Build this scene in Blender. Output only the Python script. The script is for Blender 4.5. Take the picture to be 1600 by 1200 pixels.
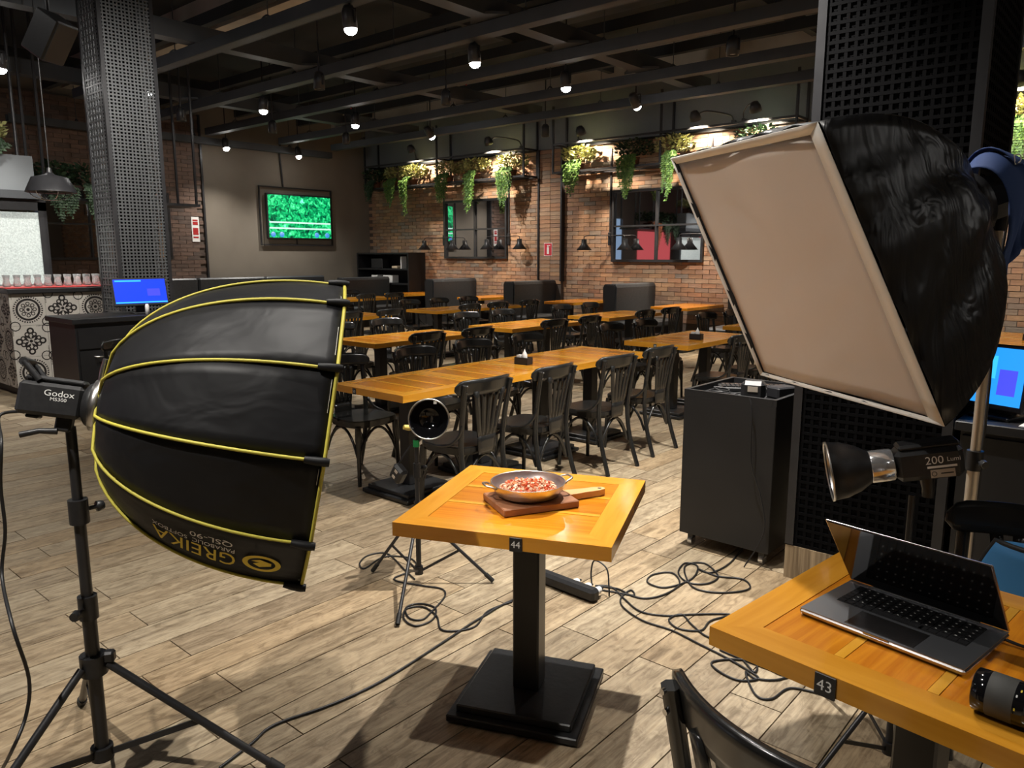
import bpy, math, random
from mathutils import Vector as V, Matrix as M
random.seed(7)
S = bpy.context.scene
COL = S.collection
for o in list(bpy.data.objects): bpy.data.objects.remove(o)
PI = math.pi

# ---------------------------------------------------------------- camera
F = 1188.0                                   # focal length in pixels of a 1600x1200 frame
PITCH = math.atan(200 / F); HC = 1.58
YAW = math.atan(1045 * math.cos(PITCH) / F)
FW = V((-math.sin(YAW) * math.cos(PITCH), math.cos(YAW) * math.cos(PITCH), -math.sin(PITCH)))
RT = V((math.cos(YAW), math.sin(YAW), 0)); UP = RT.cross(FW)
CP = V((0, 0, HC))
cam = bpy.data.cameras.new('camera'); cam.sensor_width = 36; cam.lens = F * 36 / 1600
cam.clip_start = 0.02; cam.clip_end = 200
camo = bpy.data.objects.new('camera', cam); COL.objects.link(camo)
camo.matrix_world = M(((RT.x, UP.x, -FW.x, CP.x), (RT.y, UP.y, -FW.y, CP.y), (RT.z, UP.z, -FW.z, CP.z), (0, 0, 0, 1)))
S.camera = camo

# ---------------------------------------------------------------- world, colour management, exposure
w = bpy.data.worlds.new('world'); S.world = w; w.use_nodes = True
w.node_tree.nodes['Background'].inputs[0].default_value = (0.9, 0.95, 1, 1)
w.node_tree.nodes['Background'].inputs[1].default_value = 0.012
S.view_settings.view_transform = 'Standard'; S.view_settings.look = 'None'
S.view_settings.gamma = 1; S.view_settings.use_curve_mapping = False
S.view_settings.exposure = 0.35
SPOT_W = 330; GOOSE_W = 420

# ---------------------------------------------------------------- pixel helpers (1600x1200 frame)
def ray(x, y): return FW * F + RT * (x - 800) - UP * (y - 600)
def atz(x, y, z): d = ray(x, y); return CP + d * ((z - HC) / d.z)
def aty(x, y, Y): d = ray(x, y); return CP + d * (Y / d.y)
def atx(x, y, X): d = ray(x, y); return CP + d * (X / d.x)
def atd(x, y, D): d = ray(x, y); return CP + d * (D / math.hypot(d.x, d.y))
def inview(p, m=30):
    q = V(p) - CP; z = q.dot(FW)
    if z < 0.05: return False
    x = 800 + F * q.dot(RT) / z; y = 600 - F * q.dot(UP) / z
    return -m < x < 1600 + m and -m < y < 1200 + m

# ---------------------------------------------------------------- materials
MATS = {}
def mat(name, col=(.5, .5, .5), rough=.5, metal=0, emit=0, ecol=None, trans=0, ior=1.45, coat=0, spec=None, alpha=1, sss=0):
    m = bpy.data.materials.new(name); m.use_nodes = True; MATS[name] = m
    b = m.node_tree.nodes['Principled BSDF']
    b.inputs['Base Color'].default_value = (*col, 1); b.inputs['Roughness'].default_value = rough
    b.inputs['Metallic'].default_value = metal; b.inputs['IOR'].default_value = ior
    b.inputs['Transmission Weight'].default_value = trans; b.inputs['Coat Weight'].default_value = coat
    b.inputs['Coat Roughness'].default_value = .12
    if spec is not None: b.inputs['Specular IOR Level'].default_value = spec
    if emit:
        b.inputs['Emission Color'].default_value = (*(ecol or col), 1); b.inputs['Emission Strength'].default_value = emit
    return m
def nd(m, t, **k):
    n = m.node_tree.nodes.new(t)
    for a, v in k.items(): setattr(n, a, v)
    return n
def lk(m, a, b): m.node_tree.links.new(a, b)
def bs(m): return m.node_tree.nodes['Principled BSDF']
def ramp(m, stops):
    r = nd(m, 'ShaderNodeValToRGB'); e = r.color_ramp.elements
    while len(e) < len(stops): e.new(.5)
    for i, (p, c) in enumerate(stops): e[i].position = p; e[i].color = (*c, 1)
    return r
def coords(m, scale, kind='Object'):
    t = nd(m, 'ShaderNodeTexCoord'); mp = nd(m, 'ShaderNodeMapping'); mp.inputs['Scale'].default_value = scale
    lk(m, t.outputs[kind], mp.inputs['Vector']); return mp
def rnd(m, a=1.0):
    """random number per object and per loose piece"""
    oi = nd(m, 'ShaderNodeObjectInfo'); g = nd(m, 'ShaderNodeNewGeometry')
    ad = nd(m, 'ShaderNodeMath', operation='ADD'); fr = nd(m, 'ShaderNodeMath', operation='FRACT')
    lk(m, oi.outputs['Random'], ad.inputs[0]); lk(m, g.outputs['Random Per Island'], ad.inputs[1]); lk(m, ad.outputs[0], fr.inputs[0])
    return fr.outputs[0]
def mix(m, fac, a, b, mode='MIX'):
    n = nd(m, 'ShaderNodeMix', data_type='RGBA', blend_type=mode)
    for s, v in ((0, fac), (6, a), (7, b)):
        if hasattr(v, 'links'): lk(m, v, n.inputs[s])
        elif s == 0: n.inputs[0].default_value = v
        else: n.inputs[s].default_value = (*v, 1)
    return n.outputs[2]
def bump(m, h, s=.3, d=.01):
    b = nd(m, 'ShaderNodeBump'); b.inputs['Strength'].default_value = s; b.inputs['Distance'].default_value = d
    lk(m, h, b.inputs['Height']); lk(m, b.outputs[0], bs(m).inputs['Normal'])
def wood(name, c1, c2, scale, rough=.3, coat=.3, vary=.25):
    m = mat(name, c1, rough, coat=coat)
    mp = coords(m, scale); off = rnd(m)
    va = nd(m, 'ShaderNodeVectorMath', operation='ADD'); cx = nd(m, 'ShaderNodeCombineXYZ')
    mu = nd(m, 'ShaderNodeMath', operation='MULTIPLY'); mu.inputs[1].default_value = 37; lk(m, off, mu.inputs[0])
    for i in range(3): lk(m, mu.outputs[0], cx.inputs[i])
    lk(m, mp.outputs[0], va.inputs[0]); lk(m, cx.outputs[0], va.inputs[1])
    n = nd(m, 'ShaderNodeTexNoise'); n.inputs['Scale'].default_value = 1; n.inputs['Detail'].default_value = 6; n.inputs['Distortion'].default_value = .6
    lk(m, va.outputs[0], n.inputs['Vector'])
    r = ramp(m, [(.3, c1), (.7, c2)]); lk(m, n.outputs[0], r.inputs[0])
    br = nd(m, 'ShaderNodeMapRange'); br.inputs[3].default_value = 1 - vary; br.inputs[4].default_value = 1 + vary; lk(m, off, br.inputs[0])
    hs = nd(m, 'ShaderNodeHueSaturation'); lk(m, r.outputs[0], hs.inputs['Color']); lk(m, br.outputs[0], hs.inputs['Value'])
    lk(m, hs.outputs[0], bs(m).inputs['Base Color'])
    return m
# tables
wood('oak_rail', (.55, .225, .014), (.68, .31, .03), (3, 30, 22), .25, .5, .08)
wood('oak_board', (.44, .135, .005), (.64, .24, .014), (3, 55, 30), .22, .5, .2)
wood('oak_strip', (.66, .31, .025), (.74, .37, .04), (4, 45, 30), .25, .5, .08)
wood('board_wood', (.25, .10, .045), (.35, .16, .08), (10, 60, 40), .5, 0, .05)
wood('handle_wood', (.55, .30, .12), (.66, .38, .17), (10, 60, 40), .5, 0, .05)
# floor planks
m = mat('floor_plank', (.4, .33, .24), .42)
o = rnd(m); mp = coords(m, (1, 1, 1)); mu = nd(m, 'ShaderNodeMath', operation='MULTIPLY'); mu.inputs[1].default_value = 53; lk(m, o, mu.inputs[0])
cx = nd(m, 'ShaderNodeCombineXYZ'); [lk(m, mu.outputs[0], cx.inputs[i]) for i in range(3)]
va = nd(m, 'ShaderNodeVectorMath', operation='ADD'); lk(m, mp.outputs[0], va.inputs[0]); lk(m, cx.outputs[0], va.inputs[1])
def streak(sc, detail, dist):
    q = nd(m, 'ShaderNodeMapping'); q.inputs['Scale'].default_value = sc; lk(m, va.outputs[0], q.inputs[0])
    n = nd(m, 'ShaderNodeTexNoise'); n.inputs['Scale'].default_value = 1; n.inputs['Detail'].default_value = detail; n.inputs['Distortion'].default_value = dist
    n.inputs['Roughness'].default_value = .65
    lk(m, q.outputs[0], n.inputs['Vector']); return n.outputs[0]
n1 = streak((34, .9, 1), 7, .05); n2 = streak((12, 1.1, 1), 6, .25); n3 = streak((90, 5, 1), 5, .1)
r1 = ramp(m, [(.30, (.105, .075, .047)), (.50, (.29, .23, .155)), (.72, (.46, .385, .275))]); lk(m, n1, r1.inputs[0])
r2 = ramp(m, [(.35, (.17, .13, .085)), (.65, (.43, .36, .26))]); lk(m, n2, r2.inputs[0])
c = mix(m, .45, r1.outputs[0], r2.outputs[0])
r3 = ramp(m, [(.42, (0, 0, 0)), (.62, (1, 1, 1))]); lk(m, n3, r3.inputs[0])
fac = nd(m, 'ShaderNodeMath', operation='MULTIPLY'); lk(m, r3.outputs[0], fac.inputs[0]); fac.inputs[1].default_value = .38
c = mix(m, fac.outputs[0], c, (.52, .45, .33))
n4 = streak((24, 9, 1), 7, 1.2); r4 = ramp(m, [(.36, (.50, .46, .42)), (.52, (1, 1, 1)), (.70, (1.22, 1.2, 1.17))]); lk(m, n4, r4.inputs[0]); c = mix(m, .75, c, r4.outputs[0], 'MULTIPLY')
tint = ramp(m, [(0, (.72, .66, .60)), (.5, (1, .98, .94)), (1, (.92, .82, .70))]); lk(m, o, tint.inputs[0])
c = mix(m, 1, c, tint.outputs[0], 'MULTIPLY'); lk(m, c, bs(m).inputs['Base Color']); bump(m, n1, .15, .004)
# bricks
def brick_mat(name, stops, sat=1):
    m = mat(name, (.3, .2, .15), .8); o = rnd(m)
    r = ramp(m, stops); lk(m, o, r.inputs[0]); mp = coords(m, (9, 9, 30)); n = nd(m, 'ShaderNodeTexNoise')
    n.inputs['Scale'].default_value = 1; n.inputs['Detail'].default_value = 5; lk(m, mp.outputs[0], n.inputs['Vector'])
    r2 = ramp(m, [(.3, (.72, .70, .68)), (.7, (1.1, 1.08, 1.02))]); lk(m, n.outputs[0], r2.inputs[0])
    lk(m, mix(m, 1, r.outputs[0], r2.outputs[0], 'MULTIPLY'), bs(m).inputs['Base Color']); bump(m, n.outputs[0], .4, .006)
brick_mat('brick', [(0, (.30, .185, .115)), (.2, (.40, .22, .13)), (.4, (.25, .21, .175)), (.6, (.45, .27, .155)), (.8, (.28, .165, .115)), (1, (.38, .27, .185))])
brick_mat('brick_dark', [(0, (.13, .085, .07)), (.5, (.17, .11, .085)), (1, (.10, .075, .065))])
mat('mortar', (.10, .075, .06), .9)
def noisy(name, c1, c2, sc, rough, bs_=.1, **k):
    m = mat(name, c1, rough, **k); mp = coords(m, (sc, sc, sc)); n = nd(m, 'ShaderNodeTexNoise'); n.inputs['Scale'].default_value = 1; n.inputs['Detail'].default_value = 5
    lk(m, mp.outputs[0], n.inputs['Vector']); r = ramp(m, [(.3, c1), (.7, c2)]); lk(m, n.outputs[0], r.inputs[0]); lk(m, r.outputs[0], bs(m).inputs['Base Color'])
    if bs_: bump(m, n.outputs[0], bs_, .01)
    return m
noisy('plaster_taupe', (.17, .145, .115), (.19, .165, .132), 2, .75, .05)
noisy('plaster_dark', (.13, .145, .155), (.15, .165, .175), 2, .6, .05)
noisy('ceiling_black', (.020, .023, .025), (.028, .031, .033), 1.5, .9, 0)
noisy('concrete', (.30, .27, .22), (.40, .36, .30), 2, .85, .1)
noisy('beam_black', (.036, .040, .045), (.047, .051, .056), 3, .6, 0)
noisy('black_laminate', (.010, .010, .011), (.014, .014, .015), 4, .42, 0)
noisy('chair_black', (.010, .010, .010), (.016, .016, .015), 9, .26, 0, coat=.3)
noisy('metal_black', (.011, .011, .012), (.016, .016, .017), 9, .34, .02)
noisy('base_black', (.011, .011, .012), (.016, .017, .018), 40, .3, .08)
noisy('leather_dark', (.030, .032, .035), (.042, .044, .047), 30, .42, .1)
noisy('plastic_black', (.014, .014, .015), (.02, .02, .021), 60, .42, .03)
noisy('steel_black', (.018, .018, .02), (.026, .026, .028), 9, .38, 0)
mat('rubber', (.012, .012, .012), .6); mat('mesh_black', (.0035, .0035, .004), .8, spec=.06); mat('mesh_steel', (.10, .104, .108), .35, .3)
mat('cable_black', (.013, .013, .014), .45)
noisy('aluminium', (.55, .53, .51), (.66, .64, .62), 30, .32, .02, metal=1)
mat('chrome', (.75, .75, .76), .12, 1)
mat('laptop_grey', (.28, .29, .31), .35, .9)
mat('laptop_side', (.42, .40, .40), .25, 1)
mat('screen_black', (.006, .006, .007), .08, spec=.6)
mat('key_black', (.010, .010, .011), .45)
mat('white', (.75, .74, .72), .5)
mat('white_paint', (.78, .78, .76), .6)
mat('print_white', (.72, .72, .70), .6)
mat('print_yellow', (.72, .55, .05), .6)
mat('piping_yellow', (.50, .44, .06), .55)
mat('red', (.42, .03, .03), .4); mat('red_sign', (.50, .035, .05), .5); mat('pole_tan', (.55, .47, .37), .35, .5)
mat('green_tape', (.02, .35, .10), .5); mat('yellow_plastic', (.62, .46, .10), .5)
mat('mirror', (.62, .62, .64), .02, 1)
mat('glass', (.92, .95, .95), .05, trans=.8, ior=1.45)
mat('clear_plastic', (.75, .75, .76), .15, .75)
mat('blue_cloth', (.03, .065, .20), .8); mat('blue_bag', (.04, .19, .42), .7)
mat('lens_rubber', (.055, .054, .05), .65); mat('label_grey', (.42, .36, .29), .6); mat('pot_brown', (.12, .05, .03), .6); mat('tan', (.5, .4, .28), .7)
m = noisy('softbox_black', (.007, .007, .008), (.012, .012, .013), 3, .5, 0); mp = coords(m, (5, 5, 7)); n = nd(m, 'ShaderNodeTexNoise'); n.inputs['Scale'].default_value = 1.1; n.inputs['Detail'].default_value = 2.5; n.inputs['Distortion'].default_value = .7
lk(m, mp.outputs[0], n.inputs['Vector']); bump(m, n.outputs[0], .28, .03)
m = noisy('skirt_black', (.012, .012, .013), (.02, .02, .021), 3, .33, 0); mp = coords(m, (9, 9, 1.6)); n = nd(m, 'ShaderNodeTexNoise'); n.inputs['Scale'].default_value = 1.0; n.inputs['Detail'].default_value = 3; n.inputs['Distortion'].default_value = 1.0
lk(m, mp.outputs[0], n.inputs['Vector']); bump(m, n.outputs[0], .55, .05)
bs(MATS['softbox_black']).inputs['Specular IOR Level'].default_value = .28
m = noisy('softbox_white', (.62, .55, .485), (.67, .595, .53), 2.5, .7, 0); mp = coords(m, (3, 3, 3)); n = nd(m, 'ShaderNodeTexNoise'); n.inputs['Scale'].default_value = 1.0; n.inputs['Detail'].default_value = 1.5; n.inputs['Distortion'].default_value = .8
lk(m, mp.outputs[0], n.inputs['Vector']); bump(m, n.outputs[0], .3, .03)
mat('softbox_rim', (.78, .74, .67), .4)
def leafm(name, a, b):
    m = mat(name, a, .6); o = rnd(m); r = ramp(m, [(0, a), (1, b)]); lk(m, o, r.inputs[0]); lk(m, r.outputs[0], bs(m).inputs['Base Color'])
leafm('leaf_green', (.03, .085, .014), (.12, .22, .035)); leafm('leaf_pale', (.20, .22, .08), (.40, .38, .16)); leafm('leaf_dark', (.012, .03, .012), (.03, .06, .025))
leafm('leaf_rust', (.20, .05, .015), (.32, .10, .03))
mat('lamp_glow', (1, .98, .95), .5, emit=60, ecol=(1, .97, .93)); mat('lamp_off', (.5, .5, .48), .4)
mat('pan_inside', (.62, .52, .50), .35, .9)
leafm('food_tomato', (.62, .07, .025), (.72, .18, .06)); leafm('food_onion', (.66, .30, .16), (.78, .56, .40))
# TV picture: blurred garden foliage with a pale fence
m = mat('tv_picture', (0, 0, 0), .3)
tc = nd(m, 'ShaderNodeTexCoord'); mp = nd(m, 'ShaderNodeMapping'); mp.inputs['Scale'].default_value = (7, 7, 7); lk(m, tc.outputs['Object'], mp.inputs[0])
n = nd(m, 'ShaderNodeTexNoise'); n.inputs['Scale'].default_value = 1.6; n.inputs['Detail'].default_value = 7; n.inputs['Distortion'].default_value = 1; lk(m, mp.outputs[0], n.inputs[0])
r = ramp(m, [(.32, (.0, .03, .02)), (.45, (.0, .22, .07)), (.56, (.01, .55, .17)), (.66, (.08, .85, .30)), (.78, (.3, .75, .95))]); lk(m, n.outputs[0], r.inputs[0])
lk(m, r.outputs[0], bs(m).inputs['Emission Color']); bs(m).inputs['Emission Strength'].default_value = 1.1
mat('tv_fence', (.1, .1, .1), .5, emit=.8, ecol=(.65, 1, .85)); mat('tv_blue', (.1, .1, .1), .5, emit=.8, ecol=(.05, .3, .8))
mat('screen_blue', (0, 0, 0), .3, emit=1.2, ecol=(.01, .05, .95)); mat('screen_sky', (0, 0, 0), .3, emit=1.1, ecol=(.02, .28, .9)); mat('screen_cyan', (0, 0, 0), .3, emit=1, ecol=(.05, .55, 1))
mat('screen_violet', (0, 0, 0), .3, emit=1.1, ecol=(.06, .07, .9))
mat('panel_pink', (.4, .1, .1), .5, emit=.5, ecol=(1, .16, .17)); mat('panel_sky', (.3, .4, .5), .5, emit=.45, ecol=(.45, .68, 1)); mat('panel_white', (.6, .6, .6), .5, emit=.5, ecol=(.95, .95, 1))
# frosted panel and hydraulic tile
m = noisy('frosted', (.30, .34, .33), (.55, .60, .58), 60, .3, .5); bs(m).inputs['Emission Color'].default_value = (.6, .7, .68, 1); bs(m).inputs['Emission Strength'].default_value = .18
noisy('tile_cream', (.33, .31, .28), (.40, .38, .34), 5, .4, 0); mat('tile_black', (.012, .010, .010), .4)

# ---------------------------------------------------------------- mesh helpers
class MB:
    """collects simple shapes into one mesh"""
    def __init__(s): s.v = []; s.f = []; s.sm = []
    def add(s, vs, fs, smooth=False, T=None):
        n = len(s.v)
        s.v += [tuple(T @ V(p)) if T else tuple(p) for p in vs]
        s.f += [tuple(i + n for i in f) for f in fs]; s.sm += [smooth] * len(fs); return s
    def box(s, c, d, T=None, ch=0, taper=1.0):
        x, y, z = d[0] / 2, d[1] / 2, d[2] / 2; c = V(c)
        if ch:
            h = min(ch, x * .9, y * .9, z * .9); vs = []; fs = []
            P = {}
            for sx in (-1, 1):
                for sy in (-1, 1):
                    for sz in (-1, 1):
                        k = taper if sz > 0 else 1
                        for a in range(3):
                            q = [sx * x * k, sy * y * k, sz * z]
                            if a != 0: q[0] -= sx * h
                            if a != 1: q[1] -= sy * h
                            if a != 2: q[2] -= sz * h
                            P[(sx, sy, sz, a)] = len(vs); vs.append(V(q) + c)
            def fc(*k): fs.append(tuple(P[i] for i in k))
            for a in range(3):
                b, d_ = (a + 1) % 3, (a + 2) % 3
                for sg in (-1, 1):
                    r = []
                    for u, w_ in ((-1, -1), (1, -1), (1, 1), (-1, 1)):
                        q = [0, 0, 0]; q[a] = sg; q[b] = u; q[d_] = w_; r.append((*q, a))
                    fc(*(r if sg > 0 else r[::-1]))
                for u in (-1, 1):
                    for w_ in (-1, 1):
                        q0 = [0, 0, 0]; q0[b] = u; q0[d_] = w_; q1 = list(q0); q0[a] = -1; q1[a] = 1
                        r = [(*q0, b), (*q1, b), (*q1, d_), (*q0, d_)]
                        fc(*(r if u * w_ < 0 else r[::-1]))
            for sx in (-1, 1):
                for sy in (-1, 1):
                    for sz in (-1, 1):
                        r = [(sx, sy, sz, a) for a in range(3)]; fc(*(r if sx * sy * sz > 0 else r[::-1]))
            return s.add(vs, fs, False, T)
        vs = [c + V((sx * x * (taper if sz > 0 else 1), sy * y * (taper if sz > 0 else 1), sz * z)) for sz in (-1, 1) for sy in (-1, 1) for sx in (-1, 1)]
        return s.add(vs, [(0, 2, 3, 1), (4, 5, 7, 6), (0, 1, 5, 4), (2, 6, 7, 3), (0, 4, 6, 2), (1, 3, 7, 5)], False, T)
    def cyl(s, a, b, r0, r1=None, n=12, T=None, caps=True):
        return s.tube([a, b], [r0, r0 if r1 is None else r1], n, T, caps)
    def tube(s, pts, r, n=8, T=None, caps=True, closed=False, sq=None):
        pts = [V(p) for p in pts]; k = len(pts); R = r if isinstance(r, (list, tuple)) else [r] * k
        vs = []; fs = []; prev = None
        for i, p in enumerate(pts):
            if closed: t = pts[(i + 1) % k] - pts[i - 1]
            else: t = pts[min(i + 1, k - 1)] - pts[max(i - 1, 0)]
            t = t.normalized() if t.length > 1e-9 else V((0, 0, 1))
            if prev is None:
                u = V((0, 0, 1)) if abs(t.z) < .9 else V((1, 0, 0))
                u = (u - t * u.dot(t)).normalized()
            else:
                u = prev - t * prev.dot(t); u = u.normalized() if u.length > 1e-6 else t.orthogonal().normalized()
            prev = u; w_ = t.cross(u)
            for j in range(n):
                a = 2 * PI * (j + .5) / n
                kx, ky = (1, 1) if not sq else sq
                vs.append(p + u * (math.cos(a) * R[i] * kx) + w_ * (math.sin(a) * R[i] * ky))
        m_ = k if closed else k - 1
        for i in range(m_):
            for j in range(n):
                a, b = i * n + j, i * n + (j + 1) % n; c_, d = ((i + 1) % k) * n + (j + 1) % n, ((i + 1) % k) * n + j
                fs.append((a, b, c_, d))
        s.add(vs, fs, n > 4, T)
        if caps and not closed:
            s.add([vs[j] for j in range(n)], [tuple(range(n - 1, -1, -1))], False, T); s.add([vs[(k - 1) * n + j] for j in range(n)], [tuple(range(n))], False, T)
        return s
    def lathe(s, prof, n=24, T=None, smooth=True):
        """profile (r, z) spun around z"""
        vs = []; fs = []; k = len(prof)
        for r, z in prof:
            for j in range(n): a = 2 * PI * j / n; vs.append((r * math.cos(a), r * math.sin(a), z))
        for i in range(k - 1):
            for j in range(n): fs.append((i * n + j, i * n + (j + 1) % n, (i + 1) * n + (j + 1) % n, (i + 1) * n + j))
        return s.add(vs, fs, smooth, T)
    def prism(s, out, z0, z1, T=None):
        n = len(out); vs = [(x, y, z0) for x, y in out] + [(x, y, z1) for x, y in out]
        fs = [tuple(range(n - 1, -1, -1)), tuple(range(n, 2 * n))] + [(i, (i + 1) % n, n + (i + 1) % n, n + i) for i in range(n)]
        return s.add(vs, fs, False, T)
    def grid(s, fn, nu, nv, th=0, T=None, smooth=True, flip=False):
        """surface fn(u,v); th gives it thickness along its normal"""
        P = [[V(fn(i / nu, j / nv)) for j in range(nv + 1)] for i in range(nu + 1)]
        vs = [p for row in P for p in row]; w_ = nv + 1
        fs = [(i * w_ + j, (i + 1) * w_ + j, (i + 1) * w_ + j + 1, i * w_ + j + 1) for i in range(nu) for j in range(nv)]
        if th:
            N = []
            for i in range(nu + 1):
                for j in range(nv + 1):
                    a = P[min(i + 1, nu)][j] - P[max(i - 1, 0)][j]; b = P[i][min(j + 1, nv)] - P[i][max(j - 1, 0)]
                    q = a.cross(b); N.append(q.normalized() if q.length > 1e-12 else V((0, 0, 1)))
            k = len(vs); vs = vs + [p + N[i] * th for i, p in enumerate(vs)]
            back = [tuple(x + k for x in f) for f in fs]; fs = [f[::-1] for f in fs] + back
            edge = [i * w_ for i in range(nu + 1)] + [nu * w_ + j for j in range(1, nv + 1)] + [i * w_ + nv for i in range(nu - 1, -1, -1)] + [j for j in range(nv - 1, 0, -1)]
            for q in range(len(edge)): a, b = edge[q], edge[(q + 1) % len(edge)]; fs.append((a, b, b + k, a + k))
        if flip: fs = [f[::-1] for f in fs]
        return s.add(vs, fs, smooth, T)
    def mesh(s, name, m):
        me = bpy.data.meshes.new(name); me.from_pydata(s.v, [], s.f); me.polygons.foreach_set('use_smooth', s.sm)
        me.materials.append(MATS[m]); me.update(); return me
    def build(s, name, m, parent=None): return put(s.mesh(name, m), name, parent)
def put(me, name, parent=None, loc=None, rot=None):
    o = bpy.data.objects.new(name, me); COL.objects.link(o)
    if parent: o.parent = parent
    if loc is not None: o.location = loc
    if rot is not None: o.rotation_euler = rot
    return o
def tag(o, label=None, cat=None, group=None, kind=None):
    if label: o['label'] = label
    if cat: o['category'] = cat
    if group: o['group'] = group
    if kind: o['kind'] = kind
    return o
def thing(name, label, cat, loc=(0, 0, 0), rz=0, group=None):
    o = bpy.data.objects.new(name, None); COL.objects.link(o); o.location = loc; o.rotation_euler = (0, 0, rz); o.empty_display_size = .05
    return tag(o, label, cat, group)
def copy_tree(o, parent=None):
    c = o.copy(); COL.objects.link(c); c.parent = parent
    for ch in KIDS.get(o.name) or o.children: copy_tree(ch, c)
    return c
KIDS = {}; ORD = ['first', 'second', 'third', 'fourth', 'fifth', 'sixth']
def freeze(root):
    def go(o):
        KIDS[o.name] = list(o.children); [go(c) for c in o.children]
    go(root)
def dup(root, first, loc, rz, label, group=None):
    r = root if first else copy_tree(root); r.location = loc; r.rotation_euler = (0, 0, rz); r['label'] = label
    if group: r['group'] = group
    return r
def ease(pts, n=6):
    """smooth curve through points (Catmull-Rom)"""
    pts = [V(p) for p in pts]; out = []
    for i in range(len(pts) - 1):
        p0, p1, p2, p3 = pts[max(i - 1, 0)], pts[i], pts[i + 1], pts[min(i + 2, len(pts) - 1)]
        for k in range(n):
            t = k / n; out.append(.5 * ((2 * p1) + (p2 - p0) * t + (2 * p0 - 5 * p1 + 4 * p2 - p3) * t * t + (3 * p1 - p0 - 3 * p2 + p3) * t ** 3))
    return out + [pts[-1]]
def frame_T(o, x, y): # matrix from origin, x axis and approximate y axis
    x = V(x).normalized(); z = x.cross(V(y)).normalized(); y = z.cross(x)
    return M(((x.x, y.x, z.x, o[0]), (x.y, y.y, z.y, o[1]), (x.z, y.z, z.z, o[2]), (0, 0, 0, 1)))
def text_mesh(body, size=1, ext=0, sx=1):
    """outline lettering as flat triangles, centred at the origin: (verts, faces)"""
    cu = bpy.data.curves.new('lettering', 'FONT'); cu.body = body; cu.size = size; cu.align_x = 'CENTER'; cu.align_y = 'CENTER'; cu.extrude = ext; cu.resolution_u = 3
    ob = bpy.data.objects.new('lettering', cu); COL.objects.link(ob); dg = bpy.context.evaluated_depsgraph_get()
    me = bpy.data.meshes.new_from_object(ob.evaluated_get(dg)); vs = [(v.co.x * sx, v.co.y, v.co.z) for v in me.vertices]; fs = [tuple(p.vertices) for p in me.polygons]
    bpy.data.objects.remove(ob); bpy.data.curves.remove(cu); bpy.data.meshes.remove(me); return vs, fs
def spot(name, loc, target, power, ang, blend=.4, col=(1, .95, .88), r=.04, parent=None):
    l = bpy.data.lights.new(name, 'SPOT'); l.energy = power; l.spot_size = math.radians(ang); l.spot_blend = blend; l.color = col; l.shadow_soft_size = r
    o = bpy.data.objects.new(name, l); COL.objects.link(o)
    d = V(target) - V(loc); q = d.to_track_quat('-Z', 'Y')
    if parent: o.parent = parent; o.location = V(loc) - V(parent.location)
    else: o.location = loc
    o.rotation_mode = 'QUATERNION'; o.rotation_quaternion = q
    return o

# ================================================================ THE SETTING
WY = 12.4; WX = -15.5; ZS = 3.67; ZC = 5.0; XR = 5.5; YF = -4.5
def struct(name, mb, m, parent=None): return tag(mb.build(name, m, parent), kind='structure')
fl = struct('floor', MB().box(((WX + XR) / 2, (WY + YF) / 2, -.06), (XR - WX, WY - YF, .1)), 'mortar')
PW = .194
pm = MB().box((0, 0, -.004), (PW - .005, 1.17 - .005, .008)).mesh('plank', 'floor_plank')
planks = []
for k in range(-65, 45):
    x = -3.016 + PW * (k + .5)
    if not (WX + .1 < x < XR - .1): continue
    y = (1.292 if k % 2 == 0 else 1.095) - 1.17 * 6 + 1.17 / 2
    while y < WY - .4:
        if y > YF + .6: planks.append((x, y))
        y += 1.17
vis = [p for p in planks if inview((p[0], p[1], 0), 90)]
vis.sort(key=lambda p: p[0] ** 2 + p[1] ** 2); near = set(vis[:298])
rest = MB()
for p in planks:
    if p in near: put(pm, 'plank', fl, (p[0], p[1], 0))
    else: rest.box((p[0], p[1], -.004), (PW - .005, 1.17 - .005, .008))
tag(rest.build('plank_field', 'floor_plank', fl), kind='stuff')
ce = struct('ceiling', MB().box(((WX + XR) / 2, (WY + YF) / 2, ZC + .05), (XR - WX, WY - YF, .1)), 'ceiling_black')
# back wall: brick below, dark painted band above
wb = struct('wall_back', MB().box(((WX + XR) / 2, WY + .1, ZC / 2), (XR - WX, .2, ZC)), 'mortar')
MB().box(((WX + XR) / 2, WY - .03, (ZS + ZC) / 2), (XR - WX, .06, ZC - ZS)).build('upper_band', 'plaster_dark', wb)
BL, BH = .27, .08
bm_ = MB().box((0, 0, 0), (BL - .008, .016, BH - .008)).mesh('brick', 'brick')
rest = MB(); cand = []
for r in range(4, 45):
    z = (r + .5) * BH + .06; x = WX + (.13 if r % 2 else 0) + .14
    while x < XR - .2:
        L = BL; cand.append((x, z)); x += BL
def brick_vis(p):
    x, z = p
    return (x > -2.15 and x < -1.55 and z > .9) or (-8.9 < x < -5.9 and .95 < z < 1.45) or (-6.2 < x < -5.7 and z > 1.4 and z < 2.0) or (-9.4 < x < -8.3 and 1.45 < z < 2.4)
ind = [p for p in cand if brick_vis(p)][:298]; inds = set(ind)
for p in cand:
    dy = random.uniform(-.004, .004)
    if p in inds: put(bm_, 'brick', wb, (p[0], WY - .006 + dy, p[1]))
    else: rest.box((p[0], WY - .006 + dy, p[1]), (BL - .008, .016, BH - .008))
tag(rest.build('brick_field', 'brick', wb), kind='stuff')
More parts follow.
